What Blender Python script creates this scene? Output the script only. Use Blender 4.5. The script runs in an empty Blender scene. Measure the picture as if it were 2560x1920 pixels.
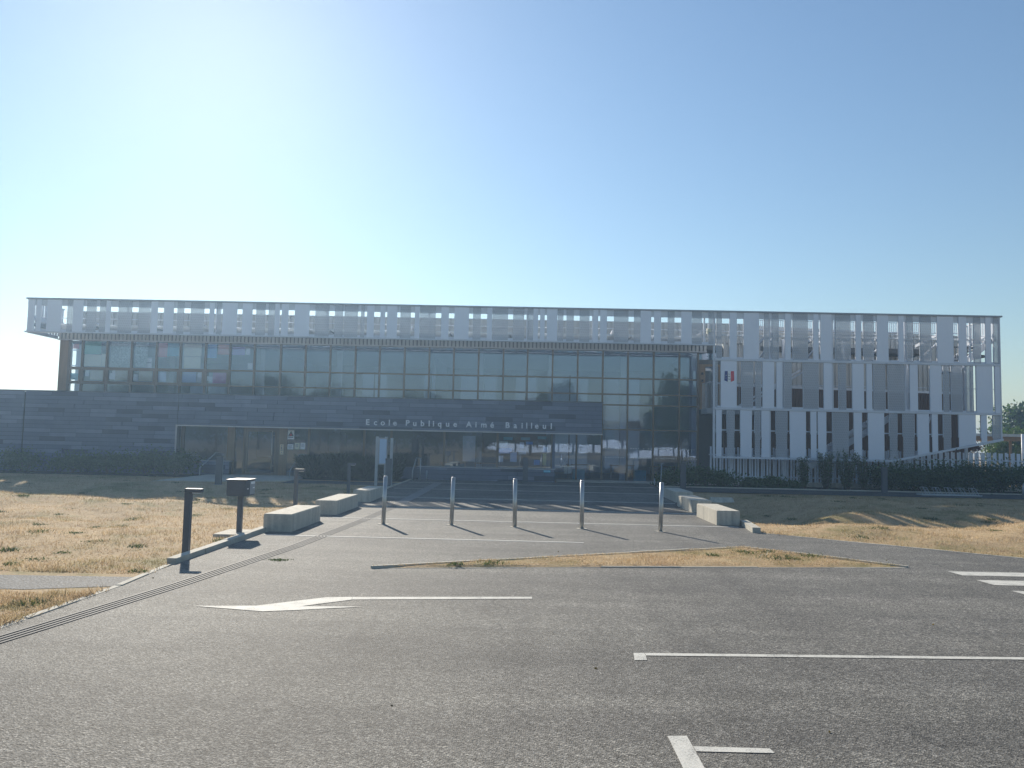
import bpy, bmesh, math, random
import numpy as np
from mathutils import Matrix, Vector
R = math.radians
rng = np.random.default_rng(7); random.seed(7)
sc = bpy.context.scene
COL = sc.collection

# ------------------------------------------------------------------ camera
cam_d = bpy.data.cameras.new('camera'); cam_d.lens = 28.125; cam_d.sensor_width = 36
cam_d.clip_start = 0.1; cam_d.clip_end = 3000
cam = bpy.data.objects.new('camera', cam_d); COL.objects.link(cam)
cam.matrix_world = Matrix.Translation((0, 0, 1.65)) @ Matrix.Rotation(R(1.0), 4, 'Z') @ Matrix.Rotation(R(90 + 4.15), 4, 'X') @ Matrix.Rotation(R(1.25), 4, 'Z')
sc.camera = cam
# ------------------------------------------------------------------ sky, sun, exposure
SUN_AZ, SUN_EL = R(-22.5), R(27.6)          # azimuth from +Y towards +X
world = bpy.data.worlds.new('World'); sc.world = world; world.use_nodes = True
wn = world.node_tree; wn.nodes.clear()
sky = wn.nodes.new('ShaderNodeTexSky'); sky.sky_type = 'NISHITA'; sky.sun_disc = False
sky.sun_elevation = SUN_EL; sky.sun_rotation = SUN_AZ
sky.altitude = 0; sky.air_density = 1.4; sky.dust_density = 0.2; sky.ozone_density = 4.2
bg = wn.nodes.new('ShaderNodeBackground'); bg.inputs[1].default_value = 0.0455
wo = wn.nodes.new('ShaderNodeOutputWorld')
wn.links.new(sky.outputs[0], bg.inputs[0]); wn.links.new(bg.outputs[0], wo.inputs[0])
sun_d = bpy.data.lights.new('sun', 'SUN'); sun_d.energy = 2.7; sun_d.angle = R(0.53); sun_d.color = (1.0, 0.91, 0.77)
sun = bpy.data.objects.new('sun', sun_d); COL.objects.link(sun)
S = Vector((math.sin(SUN_AZ) * math.cos(SUN_EL), math.cos(SUN_AZ) * math.cos(SUN_EL), math.sin(SUN_EL)))
sun.rotation_euler = S.to_track_quat('Z', 'Y').to_euler(); sun.location = (-15, 30, 40)
vs = sc.view_settings; vs.view_transform = 'Standard'; vs.look = 'None'; vs.exposure = 1.3; vs.gamma = 1; vs.use_curve_mapping = False
sc.cycles.use_denoising = True
sc.cycles.max_bounces = 8; sc.cycles.transparent_max_bounces = 24; sc.cycles.sample_clamp_indirect = 8

# ------------------------------------------------------------------ materials
def new_mat(name):
    m = bpy.data.materials.new(name); m.use_nodes = True
    nt = m.node_tree; nt.nodes.clear()
    out = nt.nodes.new('ShaderNodeOutputMaterial')
    return m, nt, out
def N(nt, t, **kw):
    n = nt.nodes.new(t)
    for k, v in kw.items():
        if k.startswith('i_'):
            n.inputs[k[2:].replace('_', ' ')].default_value = v
        else:
            setattr(n, k, v)
    return n
def pos(nt): return nt.nodes.new('ShaderNodeNewGeometry').outputs['Position']
def noise(nt, p, scale, detail=4, rough=.55):
    n = N(nt, 'ShaderNodeTexNoise'); n.inputs['Scale'].default_value = scale
    n.inputs['Detail'].default_value = detail; n.inputs['Roughness'].default_value = rough
    nt.links.new(p, n.inputs['Vector']); return n.outputs['Fac']
def ramp(nt, f, stops):
    r = nt.nodes.new('ShaderNodeValToRGB'); e = r.color_ramp.elements
    while len(e) < len(stops): e.new(.5)
    for el, (q, c) in zip(e, stops):
        el.position = q; el.color = (*c, 1)
    nt.links.new(f, r.inputs['Fac']); return r.outputs['Color']
def mixc(nt, f, a, b, mode='MIX'):
    n = nt.nodes.new('ShaderNodeMix'); n.data_type = 'RGBA'; n.blend_type = mode
    for s, v in ((0, f), (6, a), (7, b)):
        if isinstance(v, (int, float)): n.inputs[s].default_value = v
        elif isinstance(v, tuple): n.inputs[s].default_value = (*v, 1)
        else: nt.links.new(v, n.inputs[s])
    return n.outputs[2]
def math_(nt, op, a, b=0.0, clamp=False):
    n = nt.nodes.new('ShaderNodeMath'); n.operation = op; n.use_clamp = clamp
    for s, v in ((0, a), (1, b)):
        if isinstance(v, (int, float)): n.inputs[s].default_value = v
        else: nt.links.new(v, n.inputs[s])
    return n.outputs[0]
def bump(nt, h, strength, dist=.01):
    b = nt.nodes.new('ShaderNodeBump'); b.inputs['Strength'].default_value = strength; b.inputs['Distance'].default_value = dist
    nt.links.new(h, b.inputs['Height']); return b.outputs['Normal']
def principled(nt, out, col, rough=.6, metal=0., spec=.4, nrm=None):
    p = nt.nodes.new('ShaderNodeBsdfPrincipled')
    if isinstance(col, tuple): p.inputs['Base Color'].default_value = (*col, 1)
    else: nt.links.new(col, p.inputs['Base Color'])
    if isinstance(rough, float): p.inputs['Roughness'].default_value = rough
    else: nt.links.new(rough, p.inputs['Roughness'])
    p.inputs['Metallic'].default_value = metal; p.inputs['Specular IOR Level'].default_value = spec
    if nrm is not None: nt.links.new(nrm, p.inputs['Normal'])
    nt.links.new(p.outputs[0], out.inputs['Surface']); return p
def plain(name, col, rough=.55, metal=0., var=.12, scale=1.5, spec=.4, bstr=0., bscale=40., streak=False):
    """paint, metal, concrete ...: a base colour with soft wear and optional fine relief"""
    m, nt, out = new_mat(name); p = pos(nt)
    if streak:
        mp = N(nt, 'ShaderNodeMapping'); mp.inputs['Scale'].default_value = (6, 6, .5); nt.links.new(p, mp.inputs['Vector']); p2 = mp.outputs[0]
    else: p2 = p
    f = math_(nt, 'ADD', math_(nt, 'MULTIPLY', noise(nt, p2, scale, 5), .7), math_(nt, 'MULTIPLY', noise(nt, p, scale * 14, 3), .3))
    a = tuple(c * (1 - var) for c in col); b = tuple(min(.95, c * (1 + var)) for c in col)
    c = ramp(nt, f, [(.3, a), (.7, b)])
    nr = bump(nt, noise(nt, p, bscale, 4), bstr) if bstr else None
    principled(nt, out, c, rough, metal, spec, nr)
    return m
def asphalt(name, base, stone, scale, bstr, rough=.8, worn=False):
    m, nt, out = new_mat(name); p = pos(nt)
    v = N(nt, 'ShaderNodeTexVoronoi'); v.inputs['Scale'].default_value = scale; nt.links.new(p, v.inputs['Vector'])
    sp = N(nt, 'ShaderNodeSeparateColor'); nt.links.new(v.outputs['Color'], sp.inputs[0])
    c = ramp(nt, sp.outputs[0], [(.0, tuple(x * .5 for x in base)), (.4, base), (.8, stone), (1., tuple(min(.6, x * 1.6) for x in stone))])
    v2 = N(nt, 'ShaderNodeTexVoronoi'); v2.inputs['Scale'].default_value = scale * 1.9; nt.links.new(p, v2.inputs['Vector'])
    s2 = N(nt, 'ShaderNodeSeparateColor'); nt.links.new(v2.outputs['Color'], s2.inputs[0])
    c = mixc(nt, 1., c, ramp(nt, s2.outputs[1], [(.1, (.55, .55, .55)), (.5, (1., 1., 1.)), (.95, (1.5, 1.48, 1.42))]), 'MULTIPLY')
    def mul(f, lo, hi, a=.35, b=.65):
        nonlocal c
        c = mixc(nt, 1., c, ramp(nt, f, [(a, lo), (b, hi)]), 'MULTIPLY')
    def stretched(sx, sy, rot, sc, det=4):
        mp = N(nt, 'ShaderNodeMapping'); mp.inputs['Scale'].default_value = (sx, sy, 1); mp.inputs['Rotation'].default_value = (0, 0, rot); nt.links.new(p, mp.inputs['Vector'])
        return noise(nt, mp.outputs[0], sc, det, .6)
    mul(noise(nt, p, .35, 5, .6), (.76, .76, .76), (1.16, 1.15, 1.13), .3, .7)
    mul(noise(nt, p, 2.2, 4), (.88, .88, .88), (1.1, 1.1, 1.1), .3, .7)
    mul(noise(nt, p, 14, 3), (.86, .86, .86), (1.1, 1.1, 1.1), .3, .7)
    mul(stretched(.22, 2.4, .12, 1.0), (.88, .88, .88), (1.08, 1.08, 1.08))
    if worn:                                 # tyre-polished lanes, oil drips and fine cracks
        mul(stretched(.12, .9, .05, 1.0, 3), (.8, .8, .81), (1.06, 1.06, 1.05), .38, .6)
        mul(stretched(1.5, .1, .25, .8, 3), (.85, .85, .86), (1.03, 1.03, 1.03), .34, .5)
        mul(noise(nt, p, 1.1, 2), (.72, .72, .73), (1., 1., 1.), .2, .32)
        cr = N(nt, 'ShaderNodeTexVoronoi', feature='DISTANCE_TO_EDGE'); cr.inputs['Scale'].default_value = .33
        ds = N(nt, 'ShaderNodeVectorMath', operation='ADD'); nt.links.new(p, ds.inputs[0])
        nv = N(nt, 'ShaderNodeTexNoise'); nv.inputs['Scale'].default_value = 2.5; nv.inputs['Detail'].default_value = 5; nt.links.new(p, nv.inputs['Vector'])
        sv = N(nt, 'ShaderNodeVectorMath', operation='SCALE'); sv.inputs['Scale'].default_value = .5; nt.links.new(nv.outputs['Color'], sv.inputs[0]); nt.links.new(sv.outputs[0], ds.inputs[1]); nt.links.new(ds.outputs[0], cr.inputs['Vector'])
        line = math_(nt, 'LESS_THAN', cr.outputs['Distance'], .0028)
        mask = math_(nt, 'GREATER_THAN', noise(nt, p, .22, 2), .56)
        c = mixc(nt, math_(nt, 'MULTIPLY', math_(nt, 'MULTIPLY', line, mask), .6), c, (.03, .03, .03))
    h = math_(nt, 'ADD', v.outputs['Distance'], noise(nt, p, scale * .6, 3))
    principled(nt, out, c, rough, 0., .38, bump(nt, h, bstr, .006))
    return m
M = {}
M['plaza'] = asphalt('plaza_asphalt', (.12, .115, .106), (.21, .202, .186), 88, .7, worn=True)
M['path'] = asphalt('path_asphalt', (.07, .07, .07), (.11, .11, .11), 120, .4)
M['gravel'] = asphalt('grey_gravel', (.045, .05, .058), (.09, .095, .105), 45, .9)
def paint_mat():
    m, nt, out = new_mat('worn_white_road_paint'); p = pos(nt)
    f = math_(nt, 'ADD', math_(nt, 'MULTIPLY', noise(nt, p, 90, 3), .5), math_(nt, 'MULTIPLY', noise(nt, p, 6, 6, .7), .5))
    c = ramp(nt, f, [(.36, (.17, .165, .155)), (.43, (.48, .47, .43)), (.52, (.64, .62, .56)), (.75, (.7, .68, .62))])
    principled(nt, out, c, .75, 0., .3, bump(nt, noise(nt, p, 110, 3), .5, .004)); return m
M['paint'] = paint_mat()
M['soil'] = plain('bark_mulch_soil', (.06, .048, .038), .95, var=.4, scale=8, spec=.1, bstr=.8, bscale=30)
M['concrete'] = plain('cast_concrete', (.54, .5, .42), .85, var=.3, scale=1.6, spec=.25, bstr=.25, bscale=70, streak=True)
M['edging'] = plain('concrete_edging', (.5, .47, .4), .85, var=.18, scale=3, spec=.25, bstr=.3, bscale=80)
M['strip_stone'] = plain('pale_stone_strip', (.68, .66, .6), .8, var=.15, scale=4)
M['resin'] = plain('dark_guide_rib', (.075, .075, .078), .75, var=.25, scale=4)
M['guide'] = plain('shaded_guide_band', (.2, .2, .2), .8, var=.25, scale=3)  # same strip in the building's shade, its paler look put into the colour
M['steel'] = plain('brushed_steel', (.55, .54, .52), .38, .85, var=.1, scale=6)
M['galv'] = plain('galvanised_steel', (.42, .46, .5), .5, .55, var=.15, scale=5)
M['anthracite'] = plain('anthracite_paint', (.09, .1, .12), .45, var=.15, scale=3)
M['white_panel'] = plain('white_lacquered_panel', (.78, .83, .93), .45, var=.03, scale=.6, spec=.4)
M['grey_panel'] = plain('grey_lacquered_panel', (.6, .64, .7), .5, var=.035, scale=.6)
M['white_frame'] = plain('white_steel_frame', (.64, .68, .75), .45, var=.06, scale=2)
M['cap'] = plain('grey_cap_flashing', (.3, .32, .36), .5, .2)
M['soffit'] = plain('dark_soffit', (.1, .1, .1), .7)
M['brown_frame'] = plain('bronze_window_frame', (.17, .125, .085), .45, var=.1, scale=2)
M['wood'] = plain('timber_panel', (.26, .17, .095), .6, var=.2, scale=2, streak=True)
M['cladding'] = plain('ribbed_metal_cladding', (.5, .5, .485), .5, .1, var=.06, scale=1)
M['fascia_back'] = plain('shadow_gap_metal', (.16, .16, .16), .6)
M['batten'] = plain('brown_timber_battens', (.13, .068, .04), .7, var=.3, scale=3, streak=True)
M['slate_mid'] = plain('slate_panel_mid', (.12, .145, .21), .6, var=.14, scale=2.5, bstr=.15, bscale=25)
M['slate_light'] = plain('slate_panel_light', (.175, .205, .285), .6, var=.14, scale=2.5, bstr=.15, bscale=25)
M['slate_dark'] = plain('slate_panel_dark', (.06, .074, .115), .55, var=.16, scale=2.5, bstr=.15, bscale=25)
M['slate_gap'] = plain('dark_joint', (.03, .032, .036), .8)
M['aluminium'] = plain('pale_aluminium_trim', (.5, .5, .52), .4, .4)
M['letter'] = plain('satin_steel_letters', (.78, .8, .84), .4, .1, var=.04)
M['wall_in'] = plain('interior_plaster', (.5, .55, .62), .8, var=.05)
M['lobby'] = plain('lobby_panelling', (.13, .125, .11), .6)
M['floor_in'] = plain('interior_floor', (.16, .15, .13), .4, var=.08)
M['ceil_in'] = plain('interior_ceiling', (.6, .6, .58), .9, var=.04)
M['bark'] = plain('bark', (.11, .08, .055), .9, var=.3, scale=6, bstr=.6, bscale=18)
M['black'] = plain('black_plastic', (.02, .02, .022), .5)
def paper(name, c): M[name] = plain('paper_' + name, tuple(min(.88, q * 1.3) for q in c) if 'flag' not in name else c, .8, var=.04, scale=2)
for n_, c_ in dict(red=(.6, .12, .09), white=(.75, .77, .78), teal=(.1, .36, .4), green=(.13, .42, .3), cream=(.62, .6, .48), beige=(.52, .46, .35), pink=(.6, .2, .22), bluegreen=(.09, .32, .42), paleblue=(.45, .55, .68), blue=(.07, .26, .55), salmon=(.65, .27, .2), magenta=(.55, .2, .4), purple=(.3, .22, .45), yellow=(.65, .58, .25), flagblue=(.02, .035, .2), flagred=(.65, .05, .07), signbeige=(.62, .5, .34), labelblue=(.1, .45, .6)).items(): paper(n_, c_)
def foil():
    m, nt, out = new_mat('crumpled_foil'); p = pos(nt)
    n = noise(nt, p, 11, 4, .6)
    c = ramp(nt, noise(nt, p, 16, 3), [(.3, (.3, .42, .45)), (.7, (.7, .8, .78))])
    principled(nt, out, c, .3, .6, .5, bump(nt, n, 1., .08)); return m
M['foil'] = foil()
def glass(name, tint, refl):
    m, nt, out = new_mat(name); p = pos(nt)
    nr = bump(nt, noise(nt, p, .9, 2), .05, .02)
    t = N(nt, 'ShaderNodeBsdfTransparent'); t.inputs[0].default_value = (*tint, 1)
    g = N(nt, 'ShaderNodeBsdfGlossy'); g.inputs['Roughness'].default_value = .0; g.inputs['Color'].default_value = (.62, .77, 1, 1)
    nt.links.new(nr, g.inputs['Normal'])
    fr = N(nt, 'ShaderNodeFresnel'); fr.inputs[0].default_value = 1.5
    f = math_(nt, 'ADD', fr.outputs[0], refl, True)
    mx = N(nt, 'ShaderNodeMixShader'); nt.links.new(f, mx.inputs[0]); nt.links.new(t.outputs[0], mx.inputs[1]); nt.links.new(g.outputs[0], mx.inputs[2])
    nt.links.new(mx.outputs[0], out.inputs['Surface']); return m
M['glass'] = glass('coated_window_glass', (.93, .96, 1.0), .07)
M['clear'] = glass('clear_glass', (.9, .94, .94), .03)
def perforated():
    m, nt, out = new_mat('perforated_white_sheet'); p = pos(nt)
    mp = N(nt, 'ShaderNodeMapping'); mp.inputs['Scale'].default_value = (12, 12, 12); nt.links.new(p, mp.inputs['Vector'])
    sp = N(nt, 'ShaderNodeSeparateXYZ'); nt.links.new(mp.outputs[0], sp.inputs[0])
    cb = N(nt, 'ShaderNodeCombineXYZ'); nt.links.new(math_(nt, 'ADD', sp.outputs[0], math_(nt, 'MULTIPLY', sp.outputs[2], .5)), cb.inputs[0]); nt.links.new(math_(nt, 'MULTIPLY', sp.outputs[2], .87), cb.inputs[1])
    v = N(nt, 'ShaderNodeTexVoronoi', voronoi_dimensions='2D'); v.inputs['Scale'].default_value = 1; v.inputs['Randomness'].default_value = .12
    nt.links.new(cb.outputs[0], v.inputs['Vector'])
    moire = math_(nt, 'LESS_THAN', v.outputs['Distance'], .36)  # coarse moire dots of sun and shadow, put into the sheet's transparency
    f = math_(nt, 'ADD', math_(nt, 'MULTIPLY', moire, .11), .38)
    d = N(nt, 'ShaderNodeBsdfPrincipled'); d.inputs['Base Color'].default_value = (.52, .55, .6, 1); d.inputs['Roughness'].default_value = .5
    t = N(nt, 'ShaderNodeBsdfTransparent')
    mx = N(nt, 'ShaderNodeMixShader'); nt.links.new(f, mx.inputs[0]); nt.links.new(d.outputs[0], mx.inputs[1]); nt.links.new(t.outputs[0], mx.inputs[2])
    nt.links.new(mx.outputs[0], out.inputs['Surface']); return m
M['perf'] = perforated()
def blind():
    m, nt, out = new_mat('translucent_blind')
    d = N(nt, 'ShaderNodeBsdfDiffuse'); d.inputs[0].default_value = (.6, .62, .6, 1)
    t = N(nt, 'ShaderNodeBsdfTranslucent'); t.inputs[0].default_value = (.19, .25, .33, 1)
    mx = N(nt, 'ShaderNodeMixShader'); mx.inputs[0].default_value = .6; nt.links.new(d.outputs[0], mx.inputs[1]); nt.links.new(t.outputs[0], mx.inputs[2])
    nt.links.new(mx.outputs[0], out.inputs['Surface']); return m
M['blind'] = blind()
def foliage(name, dark, light, trans=.35):
    m, nt, out = new_mat(name); p = pos(nt)
    g = nt.nodes.new('ShaderNodeNewGeometry')
    f = math_(nt, 'ADD', math_(nt, 'MULTIPLY', g.outputs['Random Per Island'], .6), math_(nt, 'MULTIPLY', noise(nt, p, 1.7, 3), .4))
    c = ramp(nt, f, [(.2, dark), (.8, light)])
    d = N(nt, 'ShaderNodeBsdfPrincipled'); d.inputs['Roughness'].default_value = .5; d.inputs['Specular IOR Level'].default_value = .3; nt.links.new(c, d.inputs['Base Color'])
    t = N(nt, 'ShaderNodeBsdfTranslucent'); nt.links.new(mixc(nt, 1., c, (1.3, 1.5, .7), 'MULTIPLY'), t.inputs[0])
    mx = N(nt, 'ShaderNodeMixShader'); mx.inputs[0].default_value = trans; nt.links.new(d.outputs[0], mx.inputs[1]); nt.links.new(t.outputs[0], mx.inputs[2])
    nt.links.new(mx.outputs[0], out.inputs['Surface']); return m
M['leaf'] = foliage('shrub_leaves', (.04, .075, .03), (.11, .17, .06))
M['leaf_dark'] = foliage('dark_hedge_leaves', (.035, .065, .03), (.11, .16, .065))
M['leaf_spiky'] = foliage('spiky_leaves', (.012, .024, .014), (.04, .065, .035))
M['leaf_tree'] = foliage('tree_leaves', (.03, .06, .02), (.085, .13, .04))
M['leaf_dry'] = foliage('dry_tree_leaves', (.09, .06, .03), (.2, .13, .06))
M['leaf_red'] = foliage('copper_leaves', (.06, .018, .018), (.15, .05, .04))
M['leaf_weed'] = foliage('weed_leaves', (.045, .065, .022), (.11, .13, .045))
def grass_ground(name, blade):
    m, nt, out = new_mat(name); p = pos(nt)
    big = noise(nt, p, .35, 4, .6); mid = noise(nt, p, 2.6, 5, .65); fine = noise(nt, p, 34, 3)
    tan = ramp(nt, fine, [(.25, (.36, .25, .14)), (.5, (.52, .38, .22)), (.8, (.66, .51, .32))])
    if blade:
        g = nt.nodes.new('ShaderNodeNewGeometry')
        tan = ramp(nt, g.outputs['Random Per Island'], [(0, (.4, .28, .16)), (.5, (.6, .46, .28)), (1, (.76, .63, .44))])
    green = ramp(nt, fine, [(.3, (.1, .1, .035)), (.7, (.25, .23, .085))])
    f = math_(nt, 'ADD', math_(nt, 'MULTIPLY', big, .55), math_(nt, 'MULTIPLY', mid, .45))
    k = ramp(nt, f, [(.5, (0, 0, 0)), (.62, (.75, .75, .75))])
    br = ramp(nt, noise(nt, p, 1.3, 5, .7), [(.54, (0, 0, 0)), (.7, (.65, .65, .65))])
    tan = mixc(nt, br, tan, ramp(nt, fine, [(.3, (.2, .115, .06)), (.7, (.4, .25, .14))]))
    c = mixc(nt, k, tan, green)
    mv = mixc(nt, 1., c, ramp(nt, mid, [(.3, (.7, .67, .64)), (.62, (1.05, 1.05, 1.05))]), 'MULTIPLY')
    if blade:
        d = N(nt, 'ShaderNodeBsdfDiffuse'); t = N(nt, 'ShaderNodeBsdfTranslucent'); nt.links.new(mv, d.inputs[0]); nt.links.new(mv, t.inputs[0])
        mx_ = N(nt, 'ShaderNodeMixShader'); mx_.inputs[0].default_value = .5; nt.links.new(d.outputs[0], mx_.inputs[1]); nt.links.new(t.outputs[0], mx_.inputs[2]); nt.links.new(mx_.outputs[0], out.inputs['Surface'])
    else: principled(nt, out, mv, .9, 0., .15, bump(nt, math_(nt, 'ADD', fine, mid), .5, .03))
    return m
M['ground'] = grass_ground('dry_lawn_ground', False)
M['blade'] = grass_ground('dry_grass_blades', True)

# ------------------------------------------------------------------ builders
WL = {}                                     # world position of every parent
def wloc(o): return WL.get(o.name, Vector((0, 0, 0))) if o is not None else Vector((0, 0, 0))
def link(name, data, parent=None, loc=None):
    o = bpy.data.objects.new(name, data); COL.objects.link(o)
    if parent is not None: o.parent = parent
    w = Vector(loc) if loc is not None else wloc(parent)
    o.location = w - wloc(parent); WL[o.name] = w
    return o
def tag(o, label, cat, group=None):
    o['label'] = label; o['category'] = cat
    if group: o['group'] = group
    return o
def thing(name, label, cat, loc=(0, 0, 0), group=None):
    return tag(link(name, None, None, loc), label, cat, group)
class MB:
    """collects quads and triangles in world metres; build() links them as ONE mesh object"""
    def __init__(s): s.v = []; s.f = []
    def box(s, x0, x1, y0, y1, z0, z1):
        b = len(s.v); s.v += [(x0, y0, z0), (x1, y0, z0), (x1, y1, z0), (x0, y1, z0), (x0, y0, z1), (x1, y0, z1), (x1, y1, z1), (x0, y1, z1)]
        s.f += [tuple(b + i for i in q) for q in ((3, 2, 1, 0), (4, 5, 6, 7), (0, 1, 5, 4), (1, 2, 6, 5), (2, 3, 7, 6), (3, 0, 4, 7))]; return s
    def hexa(s, p):                          # eight corners, bottom ring then top ring
        b = len(s.v); s.v += [tuple(q) for q in p]
        s.f += [tuple(b + i for i in q) for q in ((3, 2, 1, 0), (4, 5, 6, 7), (0, 1, 5, 4), (1, 2, 6, 5), (2, 3, 7, 6), (3, 0, 4, 7))]; return s
    def beam(s, p, q, w, h):                 # rectangular bar between two points
        p, q = Vector(p), Vector(q); d = (q - p).normalized(); up = Vector((0, 0, 1)) if abs(d.z) < .95 else Vector((1, 0, 0))
        a = d.cross(up).normalized() * w / 2; c = a.cross(d).normalized() * h / 2
        return s.hexa([p - a - c, p + a - c, q + a - c, q - a - c, p - a + c, p + a + c, q + a + c, q - a + c])
    def tube(s, pts, r, n=8, r1=None):
        pts = [Vector(p) for p in pts]; rings = []
        for i, p in enumerate(pts):
            d = (pts[min(i + 1, len(pts) - 1)] - pts[max(i - 1, 0)]).normalized(); up = Vector((0, 0, 1)) if abs(d.z) < .9 else Vector((1, 0, 0))
            a = d.cross(up).normalized(); c = a.cross(d)
            rr = r if r1 is None else r + (r1 - r) * i / (len(pts) - 1)
            b = len(s.v); s.v += [tuple(p + (a * math.cos(2 * math.pi * k / n) + c * math.sin(2 * math.pi * k / n)) * rr) for k in range(n)]; rings.append(b)
        for b0, b1 in zip(rings, rings[1:]): s.f += [(b0 + k, b0 + (k + 1) % n, b1 + (k + 1) % n, b1 + k) for k in range(n)]
        s.f += [tuple(rings[0] + k for k in reversed(range(n))), tuple(rings[-1] + k for k in range(n))]; return s
    def prism(s, poly, z0, z1):
        n = len(poly); b = len(s.v)
        s.v += [(x, y, z0) for x, y in poly] + [(x, y, z1) for x, y in poly]
        s.f += [tuple(b + i for i in reversed(range(n))), tuple(b + n + i for i in range(n))] + [(b + i, b + (i + 1) % n, b + n + (i + 1) % n, b + n + i) for i in range(n)]; return s
    def build(s, name, mat, parent=None, loc=None, smooth=False, bevel=0.):
        o = link(name, None if False else bpy.data.meshes.new(name), parent, loc); w = WL[o.name]
        me = o.data; me.from_pydata([(x - w.x, y - w.y, z - w.z) for x, y, z in s.v], [], s.f); me.update()
        if bevel:
            bm = bmesh.new(); bm.from_mesh(me); bmesh.ops.bevel(bm, geom=bm.edges[:], offset=bevel, segments=2, affect='EDGES'); bm.to_mesh(me); bm.free()
        me.materials.append(M[mat] if isinstance(mat, str) else mat)
        if smooth: me.polygons.foreach_set('use_smooth', [True] * len(me.polygons))
        return o
UNIT = {}
def piece(name, mat, parent, x0, x1, y0, y1, z0, z1):
    """a box-shaped piece; all pieces of a material share one mesh"""
    if mat not in UNIT:
        m = bpy.data.meshes.new('unit_box_' + mat); b = MB().box(-.5, .5, -.5, .5, -.5, .5); m.from_pydata(b.v, [], b.f); m.materials.append(M[mat]); UNIT[mat] = m
    o = link(name, UNIT[mat], parent, ((x0 + x1) / 2, (y0 + y1) / 2, (z0 + z1) / 2)); o.scale = (x1 - x0, y1 - y0, z1 - z0)
    return o
def np_mesh(name, V, F, mat, parent=None, loc=None):
    """V (n,3) world, F (m,k) faces"""
    o = link(name, bpy.data.meshes.new(name), parent, loc); w = np.array(WL[o.name]); me = o.data
    k = F.shape[1]; me.vertices.add(len(V)); me.vertices.foreach_set('co', (V - w).astype(np.float32).ravel())
    me.loops.add(F.size); me.loops.foreach_set('vertex_index', F.astype(np.int32).ravel())
    me.polygons.add(len(F)); me.polygons.foreach_set('loop_start', np.arange(0, F.size, k, dtype=np.int32)); me.polygons.foreach_set('loop_total', np.full(len(F), k, dtype=np.int32))
    me.update(calc_edges=True); me.materials.append(M[mat]); return o
def structure(o): o['kind'] = 'structure'; return o
def stuff(o): o['kind'] = 'stuff'; return o
def gz(x, y):                                # the forecourt rises slightly towards the school
    return .01 * np.clip(np.asarray(y, float) - 21, 0, 10)

# ------------------------------------------------------------------ ground
def seg_dist(x, y, pl):
    d = np.full(np.shape(x), 1e9); t_all = np.zeros(np.shape(x))
    for i, ((ax, ay), (bx, by)) in enumerate(zip(pl, pl[1:])):
        t = np.clip(((x - ax) * (bx - ax) + (y - ay) * (by - ay)) / ((bx - ax) ** 2 + (by - ay) ** 2), 0, 1)
        q = np.hypot(x - ax - t * (bx - ax), y - ay - t * (by - ay)); k = q < d
        d = np.where(k, q, d); t_all = np.where(k, (i + t) / (len(pl) - 1), t_all)
    return d, t_all
DL = [(-40, 22.5), (-16, 21.6), (-11.5, 21.2), (-9.3, 22.6), (-8.6, 26)]
DR = [(6.3, 25.2), (6.3, 22), (6.5, 19.6), (8.2, 18.9), (12, 19.6), (20, 21), (40, 22)]
def terrain(x, y):
    z = gz(x, y)
    d, t = seg_dist(x, y, DL); z = z - .5 * np.exp(-(d / 1.25) ** 2) * np.where(t > .8, (1 - t) / .2, 1)
    d, t = seg_dist(x, y, DR); z = z - (.55 - .3 * np.clip(t * 2.2 - .6, 0, 1)) * np.exp(-(d / 1.3) ** 2) * np.clip(t * 9 + .5, 0, 1)
    lawn = np.clip((np.abs(x - .1) - 5.0) / 1.2, 0, 1) * np.clip((y - 10.5) / 2, 0, 1) * np.clip((28 - y) / 3, 0, 1)
    dpath = ((x - 4.42) * (15.5 - 7.2) + (y - 15.5) * (14 - 4.42)) / math.hypot(14 - 4.42, 15.5 - 7.2)
    lawn = lawn * np.where(x > 0, np.clip((dpath - .15) / 1.0, 0, 1), 1)
    b = .07 * np.sin(x * .9 + y * .35) * np.sin(y * .8 - x * .25) + .035 * np.sin(x * 2.3 + 1.3 * np.sin(y * 1.1)) * np.sin(y * 2.1 + 1.1 * np.sin(x * .8)) + .012 * np.sin(x * 6.1 + y * 3) * np.sin(y * 5.3 - x * 2)
    z = z + lawn * (b + .03)
    mound = .4 * np.exp(-((x + 13.5) / 2.6) ** 2 - ((y - 18.2) / 1.4) ** 2) + .28 * np.exp(-((x - 12) / 4) ** 2 - ((y - 16.2) / 1.6) ** 2)
    return z + mound * lawn
xs = np.concatenate([[-400, -200, -100, -60], np.arange(-40, 40.1, .25), [60, 100, 200, 400]])
ys = np.concatenate([[-400, -200, -100, -60, -30, -15, -5], np.arange(2, 36.1, .25), [40, 50, 70, 100, 200, 400]])
gx, gy = np.meshgrid(xs, ys)
V = np.stack([gx, gy, terrain(gx, gy)], -1).reshape(-1, 3)
nx, ny = len(xs), len(ys); i = np.arange(nx * ny).reshape(ny, nx)
F = np.stack([i[:-1, :-1], i[:-1, 1:], i[1:, 1:], i[1:, :-1]], -1).reshape(-1, 4)
g_o = structure(np_mesh('ground', V, F, 'ground'))
g_o.data.polygons.foreach_set('use_smooth', [True] * len(F))

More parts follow.
